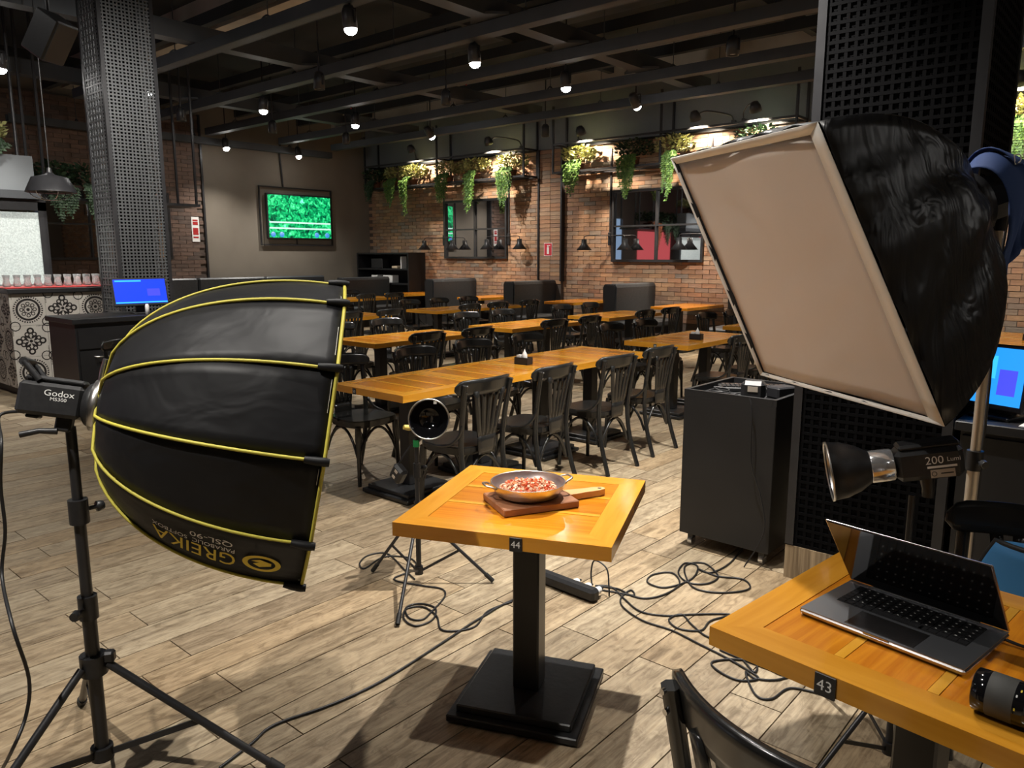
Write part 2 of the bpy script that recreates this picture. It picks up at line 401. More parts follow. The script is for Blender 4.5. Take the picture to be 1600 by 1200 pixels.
# pilaster of darker bricks with black edge strips
pil = struct('trim_1', MB().box((-9.66, WY - .04, ZS / 2), (.56, .08, ZS)), 'mortar')
pm2 = MB().box((0, 0, 0), (.272, .014, BH - .008)).mesh('brick', 'brick')
for r in range(12, 45):
    for q in (-.14, .14): put(pm2, 'brick', pil, (-9.66 + q, WY - .086, (r + .5) * BH + .06))
for x in (-9.95, -9.37): MB().box((x, WY - .06, (ZS + 1.08) / 2), (.035, .13, ZS - 1.08)).build('edge_strip', 'steel_black', pil)
# left wall with the television, brick part beyond
wl = struct('wall_left', MB().box((WX - .1, (WY + YF) / 2, ZC / 2), (.2, WY - YF, ZC)), 'plaster_taupe')
pier = struct('trim_2', MB().box((WX + .06, 6.0, 2.2), (.12, 3.94, 4.4)), 'mortar')
rest = MB()
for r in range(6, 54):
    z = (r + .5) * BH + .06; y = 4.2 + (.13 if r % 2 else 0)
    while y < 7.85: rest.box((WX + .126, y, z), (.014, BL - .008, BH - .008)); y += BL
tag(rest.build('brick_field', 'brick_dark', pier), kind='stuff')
MB().box((WX + .08, 7.99, 2.2), (.17, .04, 4.4)).build('edge_strip', 'steel_black', pier)
struct('wall_front', MB().box(((WX + XR) / 2, YF - .1, ZC / 2), (XR - WX, .2, ZC)), 'plaster_taupe')
struct('wall_right', MB().box((XR + .1, (WY + YF) / 2, ZC / 2), (.2, WY - YF, ZC)), 'plaster_taupe')

# ceiling: concrete beams, steel beams, cable trays
def beam(name, a, b, wd, ht, m, label, group=None, cat='beam'):
    """box between two points whose underside is at the given height"""
    a, b = V(a), V(b); d = b - a; T = frame_T((a + b) / 2, d, V((0, 0, 1)).cross(d))
    o = MB().box((0, 0, ht / 2), (d.length, wd, ht), T).build(name, m); return tag(o, label, cat, group)
for i, y in enumerate((5.75, 11.55)):
    beam('concrete_beam', (WX + .02, y, 4.55), (XR - .02, y, 4.55), .45, .45, 'concrete', ('pale concrete ceiling beam over the left mesh column', 'pale concrete ceiling beam close to the brick wall')[i])
def tray(a, b, label, wd=.14, ht=.13):
    """open cable tray: floor plate, two sides, hanger rods to the ceiling"""
    t = thing('cable_tray', label, 'cable tray', a, 0, 'black cable trays')
    d = V(b) - V(a); L = d.length; T = frame_T((0, 0, 0), d, V((0, 0, 1)).cross(d))
    MB().box((L / 2, 0, .008), (L, wd, .016), T).build('base_plate', 'beam_black', t)
    for s in (-1, 1): MB().box((L / 2, s * wd / 2, ht / 2), (L, .016, ht), T).build('side_plate', 'beam_black', t)
    n = max(2, int(L / 1.9)); 
    for k in range(n):
        x = L * (k + .5) / n; mb = MB(); mb.cyl((x, 0, .01), (x, 0, ZC - a[2]), .006, n=6, T=T); mb.build('hanger_rod', 'beam_black', t)
        mb = MB(); mb.tube([(x, -wd / 2 + wd * q / 6, ht + .05 * math.sin(PI * q / 6)) for q in range(7)], .01, 6, T); mb.build('hanger_clip', 'beam_black', t)
    return t
for y, z, x0, x1, lb in ((4.86, 3.95, -13, 4, 'crossing above the left mesh column'), (6.5, 3.95, -14.9, 4, 'second crossing after the left mesh column'),
                         (7.95, 3.95, -14.9, 4, 'third crossing after the left mesh column'), (9.6, 3.95, -14.9, 4, 'second from the brick wall'), (10.95, 3.95, -14.9, 4, 'running beside the brick wall')):
    tray((x0, y, z), (x1, y, z), 'black cable tray under the ceiling, ' + lb)
tray((-15.1, 4.5, 3.80), (-15.1, 11.0, 3.80), 'black cable tray under the ceiling along the television wall')
for x, z in ((-9.25, 4.09), (-5.9, 4.09), (-12.6, 4.09), (-2.6, 4.09)):
    o = beam('steel_beam', (x, -2, z), (x, 11.4, z), .2, .2, 'beam_black', 'black steel beam running toward the brick wall, ' + {-9.25: 'over the left mesh column', -5.9: 'nearest the row of lit spotlights', -12.6: 'nearest the television wall', -2.6: 'nearest the right mesh column'}[x], 'black steel beams')
    for y in (6.5, 7.95, 9.6):
        for s in (-1, 1):
            for q in (-1, 1):
                MB().prism([(x + s * .1, y + q * .07), (x + s * .28, y + q * .07), (x + s * .1, y + q * .25)][::1 if s * q > 0 else -1], z, z + .03).build('gusset', 'beam_black', o)
for i, y in enumerate((1.2, 3.0, 5.2, 7.2, 8.8, 10.3)):
    beam('ceiling_joist', (-15.3, y, 4.45), (5, y, 4.45), .1, .14, 'ceiling_black', f'thin black cross joist high under the ceiling, {ORD[5 - i]} from the brick wall', 'ceiling joists')
for i, x in enumerate((-14, -11, -7.6, -4.2)):
    beam('ceiling_joist', (x, -2, 4.62), (x, 12.2, 4.62), .1, .14, 'ceiling_black', f'thin black long joist high under the ceiling, {ORD[i]} from the television wall', 'ceiling joists')
# air duct with grille
t = thing('air_duct', 'dark air duct with a slotted grille under the ceiling', 'duct', (-5.6, 8.9, 4.77))
MB().box((-1.5, 0, .112), (10, .36, .22)).build('duct_body', 'beam_black', t)
g = MB().box((-1.5, -.185, .112), (1.5, .012, .18)).build('grille', 'concrete', t)
for k in range(6): MB().box((-1.5, -.194, .042 + k * .028), (1.44, .006, .012)).build('slat', 'beam_black', g)

# ================================================================ LIGHT FITTINGS
def spot_fitting(loc, target, label, on=True, group=None, power=None, ang=86, rodz=None):
    """round can spotlight on a bracket below a tray"""
    t = thing('ceiling_spotlight', label, 'spotlight', loc, 0, group)
    d = (V(target) - V(loc)).normalized(); T = frame_T((0, 0, 0), d.orthogonal(), d.cross(d.orthogonal()))
    # local z of T is along d
    MB().lathe([(.0, -.15), (.045, -.15), (.06, -.12), (.07, -.09), (.07, .06), (.064, .06), (.06, .03), (.0, .03)], 20, T).build('can', 'steel_black', t)
    if on: MB().lathe([(.0, .115), (.03, .108), (.052, .09), (.062, .065), (.062, .034), (.0, .034)], 20, T).build('lens', 'lamp_glow', t)
    else: MB().lathe([(.0, .045), (.04, .042), (.06, .034)], 20, T).build('lens', 'lamp_off', t)
    mb = MB(); top = (rodz or 3.955) - loc[2]
    mb.box((0, 0, .11), (.164, .02, .012)); mb.box((.078, 0, .05), (.008, .02, .13)); mb.box((-.078, 0, .05), (.008, .02, .13)); mb.build('bracket', 'steel_black', t)
    MB().cyl((0, 0, .11), (0, 0, top), .012, n=8).build('stem', 'steel_black', t)
    if on: spot('spot_lamp', V(loc) + d * .125, target, power or SPOT_W, ang, .9, parent=t, r=.025)
    return t
lamps = []
for x in (-14.8, -10.6, -6.24, -1.9, 2.4):
    for y in (-.3, 1.4, 3.15, 4.83, 6.55, 8.25, 9.94): lamps.append((x, y))
for x, y in lamps:
    if x == -14.8 and y not in (7.9, 9.94, 8.25): continue
    if x == -10.6 and y < 3 : continue
    if x == 2.4 and y > 7: continue
    if x == -1.9 and y == 6.55: continue
    rz = 5.0
    who = {-14.8: 'beside the television wall', -10.6: 'between the left mesh column and television wall', -6.24: 'in the brightest row over the middle tables', -1.9: 'in the row past the right mesh column', 2.4: 'in the row over the laptop side'}[x]
    n = {-.3: 'seventh', 1.4: 'sixth', 3.15: 'fifth', 4.83: 'fourth', 6.55: 'third', 8.25: 'second', 9.94: 'first'}[y]
    pw = SPOT_W * (.8 if x <= -10 else 1.0 if x == -6.24 else (1.5 if y < 3 else .8) if x > 0 else 1.0 if y < 0 else .5 if y < 2 else 2.0 if y < 4 else 1.7 if y < 5 else 1.0)  # sixth lamp past the right column is unseen, added to brighten the near things
    aim = {(-6.24, 1.4): (-9.5, 3.1, .8), (-6.24, 3.15): (-8.7, 3.7, 2.2), (-10.6, 9.94): (-10.6, 12.4, 1.0), (-6.24, 9.94): (-6.2, 12.4, 1.0), (-1.9, 9.94): (-1.9, 12.4, 1.2), (-14.8, 9.94): (-13.8, 9.9, 0), (-14.8, 8.25): (-13.8, 8.2, 0)}.get((x, y)) or (x + random.uniform(-.2, .2), y + (.25 if x > -7 else -.2), 0)
    spot_fitting((x, y, 3.78), aim, f'lit black spotlight {who}, {n} from the brick wall', True, 'lit ceiling spotlights', pw, 96 if x > -14 else 130, rz)
for i, (px, py) in enumerate(((499, 132), (697, 157), (1145, 78), (283, 183), (426, 202), (541, 220), (852, 208))):
    p = atz(px, py, 3.72 if py > 100 else 3.9)
    spot_fitting(tuple(p), (p.x, p.y, 0), 'unlit black spotlight ' + ('over the pair beyond the round softbox', 'between two lit spotlights near the pilaster', 'above the white softbox corner', 'above the dark brick pier', 'just above the television', 'in the television corner', 'in front of the brick pilaster')[i], False, 'unlit ceiling spotlights', rodz=5.0)
# gooseneck wall washers above the plant shelves
for i, (px, py) in enumerate(((642, 233), (763, 221), (907, 205), (1086, 182), (1180, 168), (1592, 122))):
    hx = aty(px, py, WY - .65).x; p = V((hx, WY - .65, aty(px, py, WY - .65).z))
    t = thing('gooseneck_lamp', 'black gooseneck lamp washing the bricks, ' + ('nearest the television corner', 'second from the television corner', 'third from the television corner', 'over the second mirror', 'half behind the white softbox', 'right of the right mesh column')[i], 'wall lamp', p, 0, 'gooseneck brick lamps')
    s_ = 1 if i % 2 else -1
    MB().tube(ease([(0, .06, .03), (s_ * .15, .1, .08), (s_ * .38, .43, .04), (s_ * .42, .515, (3.77 - p.z) * .4), (s_ * .42, .53, 3.77 - p.z)], 5), .013, 8).build('arm', 'steel_black', t)
    MB().cyl((s_ * .42, .515, 3.77 - p.z), (s_ * .42, .5905, 3.77 - p.z), .035, n=12).build('wall_plate', 'steel_black', t)
    d = V((0, .55, -1)).normalized(); T = frame_T((0, 0, 0), (1, 0, 0), d.cross(V((1, 0, 0))))
    MB().lathe([(.0, -.1), (.05, -.09), (.085, -.03), (.095, .06), (.09, .06), (.08, -.02), (0, -.02)], 18, T).build('shade', 'steel_black', t)
    spot('wash_lamp', p + d * .07, p + d, GOOSE_W * (.5 if i in (0,) else 1), 110, .6, (1, .85, .66), .03, t)

# ================================================================ TABLES AND CHAIRS
TH = .75; TS = .70; TT = .045
def table_proto():
    t = thing('dining_table', 'x', 'table')
    h = TS / 2; r = .085
    rail = MB(); z0, z1 = TH - TT, TH
    rail.prism([(-h, -h), (h, -h), (h - r, -h + r), (-h + r, -h + r)], z0, z1); me = rail.mesh('edge_rail', 'oak_rail')
    for k in range(4): put(me, 'edge_rail', t, (0, 0, 0), (0, 0, k * PI / 2))
    iw = TS - 2 * r - .002; bw = (iw - 2 * .022) / 3
    bme = MB().box((0, 0, TH - .0215), (iw, bw - .0015, .041)).mesh('board', 'oak_board'); sme = MB().box((0, 0, TH - .021), (iw, .022 - .0015, .042)).mesh('strip', 'oak_strip')
    y = -iw / 2
    for k in range(3):
        put(bme, 'board', t, (0, y + bw / 2, 0)); y += bw
        if k < 2: put(sme, 'strip', t, (0, y + .011, 0)); y += .022
    MB().box((0, 0, (TH - TT + .06) / 2), (.095, .095, TH - TT - .06), ch=.006).build('column', 'metal_black', t)
    MB().box((0, 0, TH - TT - .012), (.32, .32, .022)).build('mounting_plate', 'metal_black', t)
    MB().box((0, 0, .02), (.46, .46, .026), ch=.004).build('base_plate', 'base_black', t)
    MB().box((0, 0, .047), (.405, .405, .028), ch=.004).build('base_cap', 'base_black', t)
    mb = MB(); fm = MB().cyl((0, 0, 0), (0, 0, .008), .014, n=10).mesh('foot', 'rubber'); [put(fm, 'foot', t, (a * .2, b * .2, 0)) for a in (-1, 1) for b in (-1, 1)]
    freeze(t); return t
TP = table_proto(); tfirst = [True]
def table(x, y, rz, label, group=None, z=0):
    t = dup(TP, tfirst[0], (x, y, z), rz, label, group); tfirst[0] = False; return t
def plate(t, body, off=0, size=.045, rot=0):
    """black number plate on the edge of a table; side -1 is the local -y edge"""
    y = -(TS / 2 + .002); RZ = M.Rotation(rot, 4, 'Z')
    p = MB().box((off, y, TH - .026), (size * .95, .004, size * 1.05), RZ, ch=.001).build('number_plate', 'plastic_black', t)
    vs, fs = text_mesh(body, size * .72); T = RZ @ frame_T((off, y - .0024, TH - .026), (1, 0, 0), (0, 0, 1)); MB().add(vs, fs, False, T).build('number', 'print_white', p)
def chair_proto():
    """bentwood bistro chair, facing local +x, origin on the floor under the seat centre"""
    t = thing('bentwood_chair', 'x', 'chair'); k = 'chair_black'
    out = []
    for i in range(28):
        a = 2 * PI * i / 28; c, s = math.cos(a), math.sin(a); e = .62
        x = .205 * math.copysign(abs(c) ** e, c); y = (.205 + .018 * c) * math.copysign(abs(s) ** e, s); out.append((x, y))
    mb = MB().prism(out, .425, .452); mb.prism([(x * .97, y * .97) for x, y in out], .452, .458); mb.prism([(x * .93, y * .93) for x, y in out], .405, .425); mb.build('seat', k, t)
    for s in (-1, 1):
        MB().tube([(.165, s * .165, .42), (.17, s * .168, .33), (.172, s * .17, .27), (.182, s * .178, .0)], [.021, .024, .017, .0135], 10).build('leg', k, t)
        MB().tube(ease([(-.285, s * .19, 0), (-.215, s * .182, .22), (-.185, s * .18, .43), (-.2, s * .185, .62), (-.24, s * .195, .845)], 4), .0165, 8, sq=(1, 1.15)).build('leg', k, t)
        MB().tube(ease([(-.205, s * .193, .60), (-.19, s * .2, .54), (-.12, s * .205, .475), (.0, s * .205, .452)], 4), .010, 7).build('side_bracket', k, t)
        MB().tube([(-.19 + .355 * q / 10, s * (.175 - .006 * math.sin(PI * q / 10)), .20 + .195 * math.sin(PI * q / 10) ** .75) for q in range(11)], .010, 7).build('leg_arch', k, t)
    for x in (.172, -.2): MB().tube([(x, -.165 + .33 * q / 10, .20 + .195 * math.sin(PI * q / 10) ** .75) for q in range(11)], .010, 7).build('leg_arch', k, t)
    # curved top rail with rounded ends
    def rail(u, v):
        a = (u - .5) * 2; y = a * .235; x = -.275 + .085 * a * a
        top = .875 - .012 * a * a; e = max(0, (abs(a) - .80) / .20); hh = (.046 * math.sqrt(max(0, 1 - e * e * .93)))
        zc = top - .046; lean = -.22 * (zc + hh * (2 * v - 1) - .8)
        return (x + lean, y, zc + hh * (2 * v - 1))
    MB().grid(rail, 22, 4, .016).build('top_rail', k, t)
    # fan splat: solid foot, five slats
    def arcx(y, z): return -.205 - .29 * max(0, z - .45) ** 1.3 * .55 - .02 * (1 - (y / .2) ** 2)
    sp = MB(); sp.grid(lambda u, v: (arcx((u - .5) * (.135 + .02 * v), .405 + .115 * v), (u - .5) * (.135 + .02 * v), .405 + .115 * v), 6, 3, .009)
    for q in range(5):
        a = (q - 2) / 2
        sp.grid(lambda u, v, a=a: (lambda z, yc, w_: (arcx(yc + (u - .5) * w_, z), yc + (u - .5) * w_, z))(.515 + .285 * v, a * (.062 + .055 * v), (.028 if abs(a) < 1 else .032) + .002 * v), 1, 6, .009)
    sp.build('back_splat', k, t)
    sm = MB().cyl((0, 0, 0), (-.008, 0, 0), .006, n=8).mesh('screw', 'chrome')
    for s in (-1, 1):
        for z in (.80, .84): put(sm, 'screw', t, (-.2465 - .18 * (z - .8), s * (.192 + .04 * (z - .8)), z))
    freeze(t); return t
CH = chair_proto(); cfirst = [True]
def chair(x, y, rz, label, group):
    c = dup(CH, cfirst[0], (x, y, 0), rz, label, group); cfirst[0] = False; return c
rows = [ # centre x, first y, count, phrase, plate, chairs on the +x side, chairs on the -x side
    (-3.79, 2.965, 4, 'the long four-table row', '50', (0, 1, 2, 3), (0, 1, 2, 3)),
    (-3.74, 6.42, 2, 'the pair past the long row', '38', (0, 1), (0, 1)),
    (-3.72, 8.56, 2, 'the pair beside the white softbox', None, (0, 1), (0, 1)),
    (-6.07, 2.42, 2, 'the pair behind the round softbox', None, (0, 1), (0, 1)),
    (-6.07, 4.60, 2, 'the pair beyond the round softbox', None, (0, 1), (0, 1)),
    (-6.07, 6.60, 2, 'the pair facing the second mirror', None, (0, 1), (0, 1)),
    (-6.10, 8.64, 2, 'the pair before the mirror booths', '26', (0, 1), (0, 1)),
    (-8.80, 5.75, 2, 'the pair on the television side', None, (0, 1), (0, 1)),
    (-8.80, 8.0, 3, 'the triple facing the first mirror', None, (0, 1, 2), (0, 1, 2)),
    (-12.4, 8.9, 2, 'the pair below the television', None, (0, 1), (0, 1)),
    (-1.08, 5.95, 2, 'the row behind the service counter', None, (), (0,)),
    (-1.08, 8.5, 2, 'the far row past the right column', None, (), (0, 1))]
for x, y0, n, ph, pl, cr, cl in rows:
    for k in range(n):
        t = table(x, y0 + TS * (k + .5), 0, f'square oak table in {ph}, {ORD[k]} from the open floor', 'tables set in rows')
        if pl and k == 0: plate(t, pl, -.12 if pl == '50' else 0, .036)
    for s, lst in ((1, cr), (-1, cl)):
        for k in lst:
            y = y0 + TS * (k + .5) + random.uniform(-.02, .02) + (-.04 if s > 0 else .02)
            chair(x + s * (.52 + random.uniform(-.02, .03)), y, (PI if s > 0 else 0) + random.uniform(-.07, .07),
                  f'black chair on the {"cart" if s > 0 else "bar"} side of {ph}, {ORD[k]} along', 'bentwood chairs at the table rows')
# the table with the pan (44), the laptop table (43)
a44 = math.atan2(1.758 - 1.474, -1.128 + 1.79); t44 = table(-1.609, 1.948, a44, 'square oak table marked 44 carrying the pan of diced food'); plate(t44, '44', .06, .042)
a43 = -.117; t43 = table(-.718 + .35 * (math.cos(a43) - math.sin(a43)), 1.514 + .35 * (math.cos(a43) + math.sin(a43)) , a43 + PI / 2, 'square oak table marked 43 carrying the laptop and camera lens'); plate(t43, '43', -.078, .046, -PI / 2)
chair(-.335, 1.275, math.radians(74), 'black bentwood chair with its back to the camera at table 43', None)
chair(-.242, 2.262, math.radians(-98), 'black bentwood chair holding the blue bag across table 43', None)
# booths
def booth(x, label, yo=0, top=1.10):
    t = thing('booth_bench', label, 'bench', (x, WY - .72 - yo, 0), 0, 'dark upholstered booth benches')
    def bk(u, v): return None
    pts = [(-.06, .36), (-.10, top - .05), (-.07, top), (.07, top), (.10, top - .05), (.06, .36)]
    T = M(((1, 0, 0, 0), (0, 0, -1, .68), (0, 1, 0, 0), (0, 0, 0, 1)))
    mb = MB(); out = [(-.09, .02), (-.13, top - .06), (-.11, top - .015), (-.08, top), (.08, top), (.11, top - .015), (.13, top - .06), (.09, .02)]
    mb.prism(out[::-1], 0, 1.30, T); mb.build('backrest', 'leather_dark', t)
    MB().prism([(a * .9, b - .02 if b > .5 else b + .02) for a, b in out][::-1], 1.30, 1.315, T).build('end_panel', 'plastic_black', t)
    mb = MB()
    for s in (-1, 1):
        MB().box((s * .33, .03, .40), (.42, 1.26, .12), ch=.03).build('seat_cushion', 'leather_dark', t)
        MB().box((s * .31, .03, .17), (.36, 1.24, .34)).build('plinth', 'black_laminate', t)
    for s in (-1, 1):
        MB().tube([(s * .125, -.62, .1), (s * .135, -.62, top - .06), (s * .10, -.62, top)], .008, 6).build('piping', 'plastic_black', t)
    return t
for x, lb in ((-5.05, 'behind the white softbox edge'), (-7.36, 'below the second mirror'), (-9.62, 'in front of the brick pilaster'), (-11.9, 'below the first mirror'), (-14.2, 'in front of the corner shelf')):
    booth(x, 'dark leather double booth bench ' + lb, .56 if x < -14 else .052 if x == -9.62 else 0)
for x, lb in ((-6.22, 'under the second mirror'), (-8.48, 'right of the brick pilaster'), (-10.75, 'left of the brick pilaster'), (-13.05, 'nearest the corner shelf')):
    t = thing('booth_table', 'narrow oak booth table fixed to the brick wall ' + lb, 'table', (x, 11.72, 0), 0, 'booth tables')
    MB().box((0, 0, TH - .022), (.66, 1.3, .044), ch=.004).build('top', 'oak_board', t); 
    for s in (-1, 1): MB().box((s * .33, 0, TH - .022), (.012, 1.3, .048)).build('edge_band', 'oak_rail', t)
    MB().box((0, -.3, .35), (.1, .1, .70)).build('column', 'metal_black', t); MB().box((0, -.3, .02), (.42, .42, .04)).build('base_plate', 'metal_black', t)
# bench under the television
t = thing('wall_bench', 'long dark leather bench back below the television', 'bench', (WX + .395, 8.4, 0))
for k in range(3): MB().box((-.16, -1.25 + 1.55 * k - .25, .72), (.2, 1.53, .82), ch=.03).build('back_cushion', 'leather_dark', t); MB().box((.06, -1.25 + 1.55 * k - .25, .37), (.56, 1.53, .14), ch=.03).build('seat_cushion', 'leather_dark', t)
MB().box((.04, .05, .15), (.5, 4.6, .3)).build('plinth', 'black_laminate', t)
# condiment holders with a small bottle and napkins
for (px, py, lb) in ((818, 563, 'on the long four-table row'), (1088, 524, 'on the pair past the long row'), (1590, 500, 'on the far row past the right column')):
    p = atz(px, py + 6, TH) if px < 1500 else V((-1.05, 9.1, TH))
    t = thing('condiment_caddy', 'small black caddy holding a pale sauce bottle ' + lb, 'caddy', (p.x, p.y, TH), .1)
    mb = MB(); mb.box((0, 0, .004), (.12, .08, .008)); [mb.box((0, s * .038, .03), (.12, .004, .052)) for s in (-1, 1)]; [mb.box((s * .058, 0, .03), (.004, .08, .052)) for s in (-1, 1)]; mb.build('tray', 'plastic_black', t)
    MB().lathe([(0, .009), (.021, .009), (.022, .075), (.014, .09), (.006, .105), (.003, .118), (0, .118)], 14, M.Translation((.01, 0, 0))).build('bottle', 'white', t)
    MB().box((-.032, 0, .04), (.035, .05, .062)).build('napkins', 'white', t)

# ================================================================ ON THE WALLS
def wall_mirror(name, cx, cz, wd, ht, label, T, cols=2, rws=2):
    """black window-style frame; T maps local (right, up, out of the wall)"""
    t = thing(name, label, 'mirror'); fr = .045
    for sx in (-1, 1): MB().box((cx + sx * (wd / 2 - fr / 2), cz, .03), (fr, ht, .06), T).build('frame_side', 'steel_black', t)
    for sy in (-1, 1): MB().box((cx, cz + sy * (ht / 2 - fr / 2), .03), (wd - 2 * fr, fr, .06), T).build('frame_side', 'steel_black', t)
    for k in range(1, cols): MB().box((cx - wd / 2 + wd * k / cols, cz, .028), (.03, ht - 2 * fr, .05), T).build('glazing_bar', 'steel_black', t)
    for k in range(1, rws): MB().box((cx, cz - ht / 2 + ht * k / rws, .027), (wd - 2 * fr, .03, .05), T).build('glazing_bar', 'steel_black', t)
    pw, ph = (wd - 2 * fr) / cols, (ht - 2 * fr) / rws
    for i in range(cols):
        for j in range(rws): MB().box((cx - wd / 2 + fr + pw * (i + .5), cz - ht / 2 + fr + ph * (j + .5), .008), (pw - .002, ph - .002, .006), T).build('pane', 'mirror', t)
    return t
TB = M(((1, 0, 0, 0), (0, 0, -1, WY - .016), (0, 1, 0, 0), (0, 0, 0, 1)))
TLm = M(((0, 0, 1, WX + .002), (1, 0, 0, 0), (0, 1, 0, 0), (0, 0, 0, 1)))
TPm = M(((0, 0, 1, WX + .136), (1, 0, 0, 0), (0, 1, 0, 0), (0, 0, 0, 1)))
wall_mirror('grid_mirror', -11.8, 2.16, 1.9, 1.28, 'black framed four-pane mirror left of the brick pilaster', TB)
wall_mirror('grid_mirror', -7.25, 2.13, 1.9, 1.32, 'black framed four-pane mirror right of the brick pilaster', TB)
wall_mirror('grid_mirror', 5.75, 2.16, 3.0, 1.30, 'black framed mirror behind the left mesh column', TPm, 4)
# television in an open frame
t = thing('television', 'wall television showing green foliage, inside an open black frame', 'television')
MB().box((10.33, 2.46, .06), (1.72, 1.0, .07), TLm, ch=.01).build('bezel', 'plastic_black', t)
sc = MB().box((10.33, 2.46, .097), (1.65, .94, .004), TLm).build('screen', 'tv_picture', t)
for z, h in ((2.33, .035), (2.20, .035)): MB().box((10.33, z, .100), (1.63, h, .002), TLm).build('fence_rail', 'tv_fence', sc)
for k, y in enumerate((9.60, 9.82, 10.75, 11.04)): MB().lathe([(0, .0035), (.06, .003), (.06, 0)], 16, TLm @ M.Translation((y, 2.06, .100))).build('bush', 'tv_blue', sc)
for s, z in ((-1, 1.83), (1, 3.10)): MB().box((10.285, z, .03), (1.92, .03, .03), TLm).build('frame_bar', 'steel_black', t)
for y in (9.34, 11.23): MB().box((y, 2.465, .03), (.03, 1.24, .03), TLm).build('frame_bar', 'steel_black', t)
MB().box((10.25, 1.9, .03), (.02, .12, .02), TLm).build('frame_strut', 'steel_black', t)
MB().tube(ease([(9.95, 3.1, .03), (9.93, 3.4, .03), (9.9, 3.9, .03), (9.95, 4.1, .05)], 4), .02, 6, TLm).build('cable_duct', 'cable_black', t)
# fire signs
t = thing('fire_sign', 'red fire extinguisher sign on the brick pilaster', 'sign')
MB().box((-9.70, 1.71, .085), (.21, .26, .006), TB).build('plate', 'white_paint', t); MB().box((-9.70, 1.71, .0895), (.19, .24, .002), TB).build('red_field', 'red_sign', t)
mb = MB(); mb.box((-9.70, 1.685, .0915), (.055, .13, .002), TB); mb.box((-9.70, 1.765, .0915), (.03, .04, .002), TB); mb.box((-9.685, 1.79, .0915), (.08, .014, .002), TB); mb.build('pictogram', 'print_white', t)
t = thing('wall_notice', 'tall white notice on the dark brick pier', 'sign')
MB().box((7.78, 2.12, .004), (.16, .5, .006), TPm).build('plate', 'white_paint', t)
for z, h in ((2.30, .03), (2.24, .06), (2.08, .14), (1.96, .03)): MB().box((7.78, z, .0085), (.11, h, .002), TPm).build('print_mark', 'red', t)
# double wall lamps
def sconce(x, z, label):
    t = thing('wall_lamp', label, 'wall lamp', (x, WY - .016, z), 0, 'funnel wall lamps'); 
    MB().box((0, -.02, 0), (.06, .04, .24), ch=.006).build('wall_plate', 'steel_black', t)
    MB().box((0, -.012, .885), (.03, .024, 1.56)).build('conduit', 'steel_black', t)
    for s in (-1, 1):
        MB().tube(ease([(0, -.035, .06), (0, -.088, .06), (s * .07, -.105, .06), (s * .42, -.2, .06), (s * .46, -.21, 0.0)], 4), .008, 6).build('arm', 'steel_black', t)
        MB().lathe([(.0, 0), (.05, 0), (.052, -.09), (.15, -.21), (.145, -.21), (.05, -.1), (0, -.09)], 20, M.Translation((s * .46, -.21, 0))).build('shade', 'steel_black', t)
    return t
sconce(-12.785, 1.93, 'black double funnel wall lamp left of the first mirror'); sconce(-10.815, 1.93, 'black double funnel wall lamp right of the first mirror')
sconce(-8.26, 1.90, 'black double funnel wall lamp left of the second mirror'); sconce(-6.22, 1.90, 'black double funnel wall lamp right of the second mirror')
# hanging plant shelves
def shelf(x0, x1, label):
    t = thing('hanging_shelf', label, 'shelf', ((x0 + x1) / 2, WY - .3, 3.15)); L = x1 - x0; yb = .2225; yf = -.2
    for y in (yb, yf):
        for z in (0, .52): MB().box((0, y, z), (L, .035, .035)).build('rail', 'steel_black', t)
    n = max(2, round(L / 2.0) + 1)
    for k in range(n):
        x = -L / 2 + L * k / (n - 1); x += .018 if k == 0 else -.018 if k == n - 1 else 0
        for y in (yb, yf): MB().box((x, y, .62), (.035, .034, 1.2)).build('post', 'steel_black', t)
        MB().box((x, .011, 0), (.034, .388, .034)).build('cross_bar', 'steel_black', t); MB().box((x, .011, .52), (.034, .388, .034)).build('cross_bar', 'steel_black', t)
    MB().box((0, .02, -.005), (L - .04, .11, .012)).build('deck', 'steel_black', t)
shelf(-15.0, -10.0, 'black hanging plant shelf left of the brick pilaster'); shelf(-9.3, -4.6, 'black hanging plant shelf over the second mirror'); shelf(-2.6, 1.5, 'black hanging plant shelf right of the right mesh column')
def leaves(mb, c, n, r, s, rn, flat=.7, wall=None, low=-9):
    for _ in range(n):
        a = rn.uniform(0, 2 * PI); q = rn.random() ** .5 * r; z = rn.uniform(-.35, 1) * r * flat * (1 - .4 * q / r)
        p = V(c) + V((q * math.cos(a), q * math.sin(a) * .75, z)); d = V((math.cos(a), math.sin(a), rn.uniform(-.3, .9))).normalized(); u = d.cross(V((rn.uniform(-1, 1), rn.uniform(-1, 1), 1))).normalized() * s * .36
        l = s * rn.uniform(.7, 1.3); q4_ = [p, p + d * l * .5 + u, p + d * l, p + d * l * .5 - u]
        if wall is not None: over = max(q.y for q in q4_) - wall; q4_ = [q - V((0, max(0, over), 0)) for q in q4_]
        up_ = max(0, low - min(q.z for q in q4_)); mb.add([q + V((0, 0, up_)) for q in q4_], [(0, 1, 2, 3)])
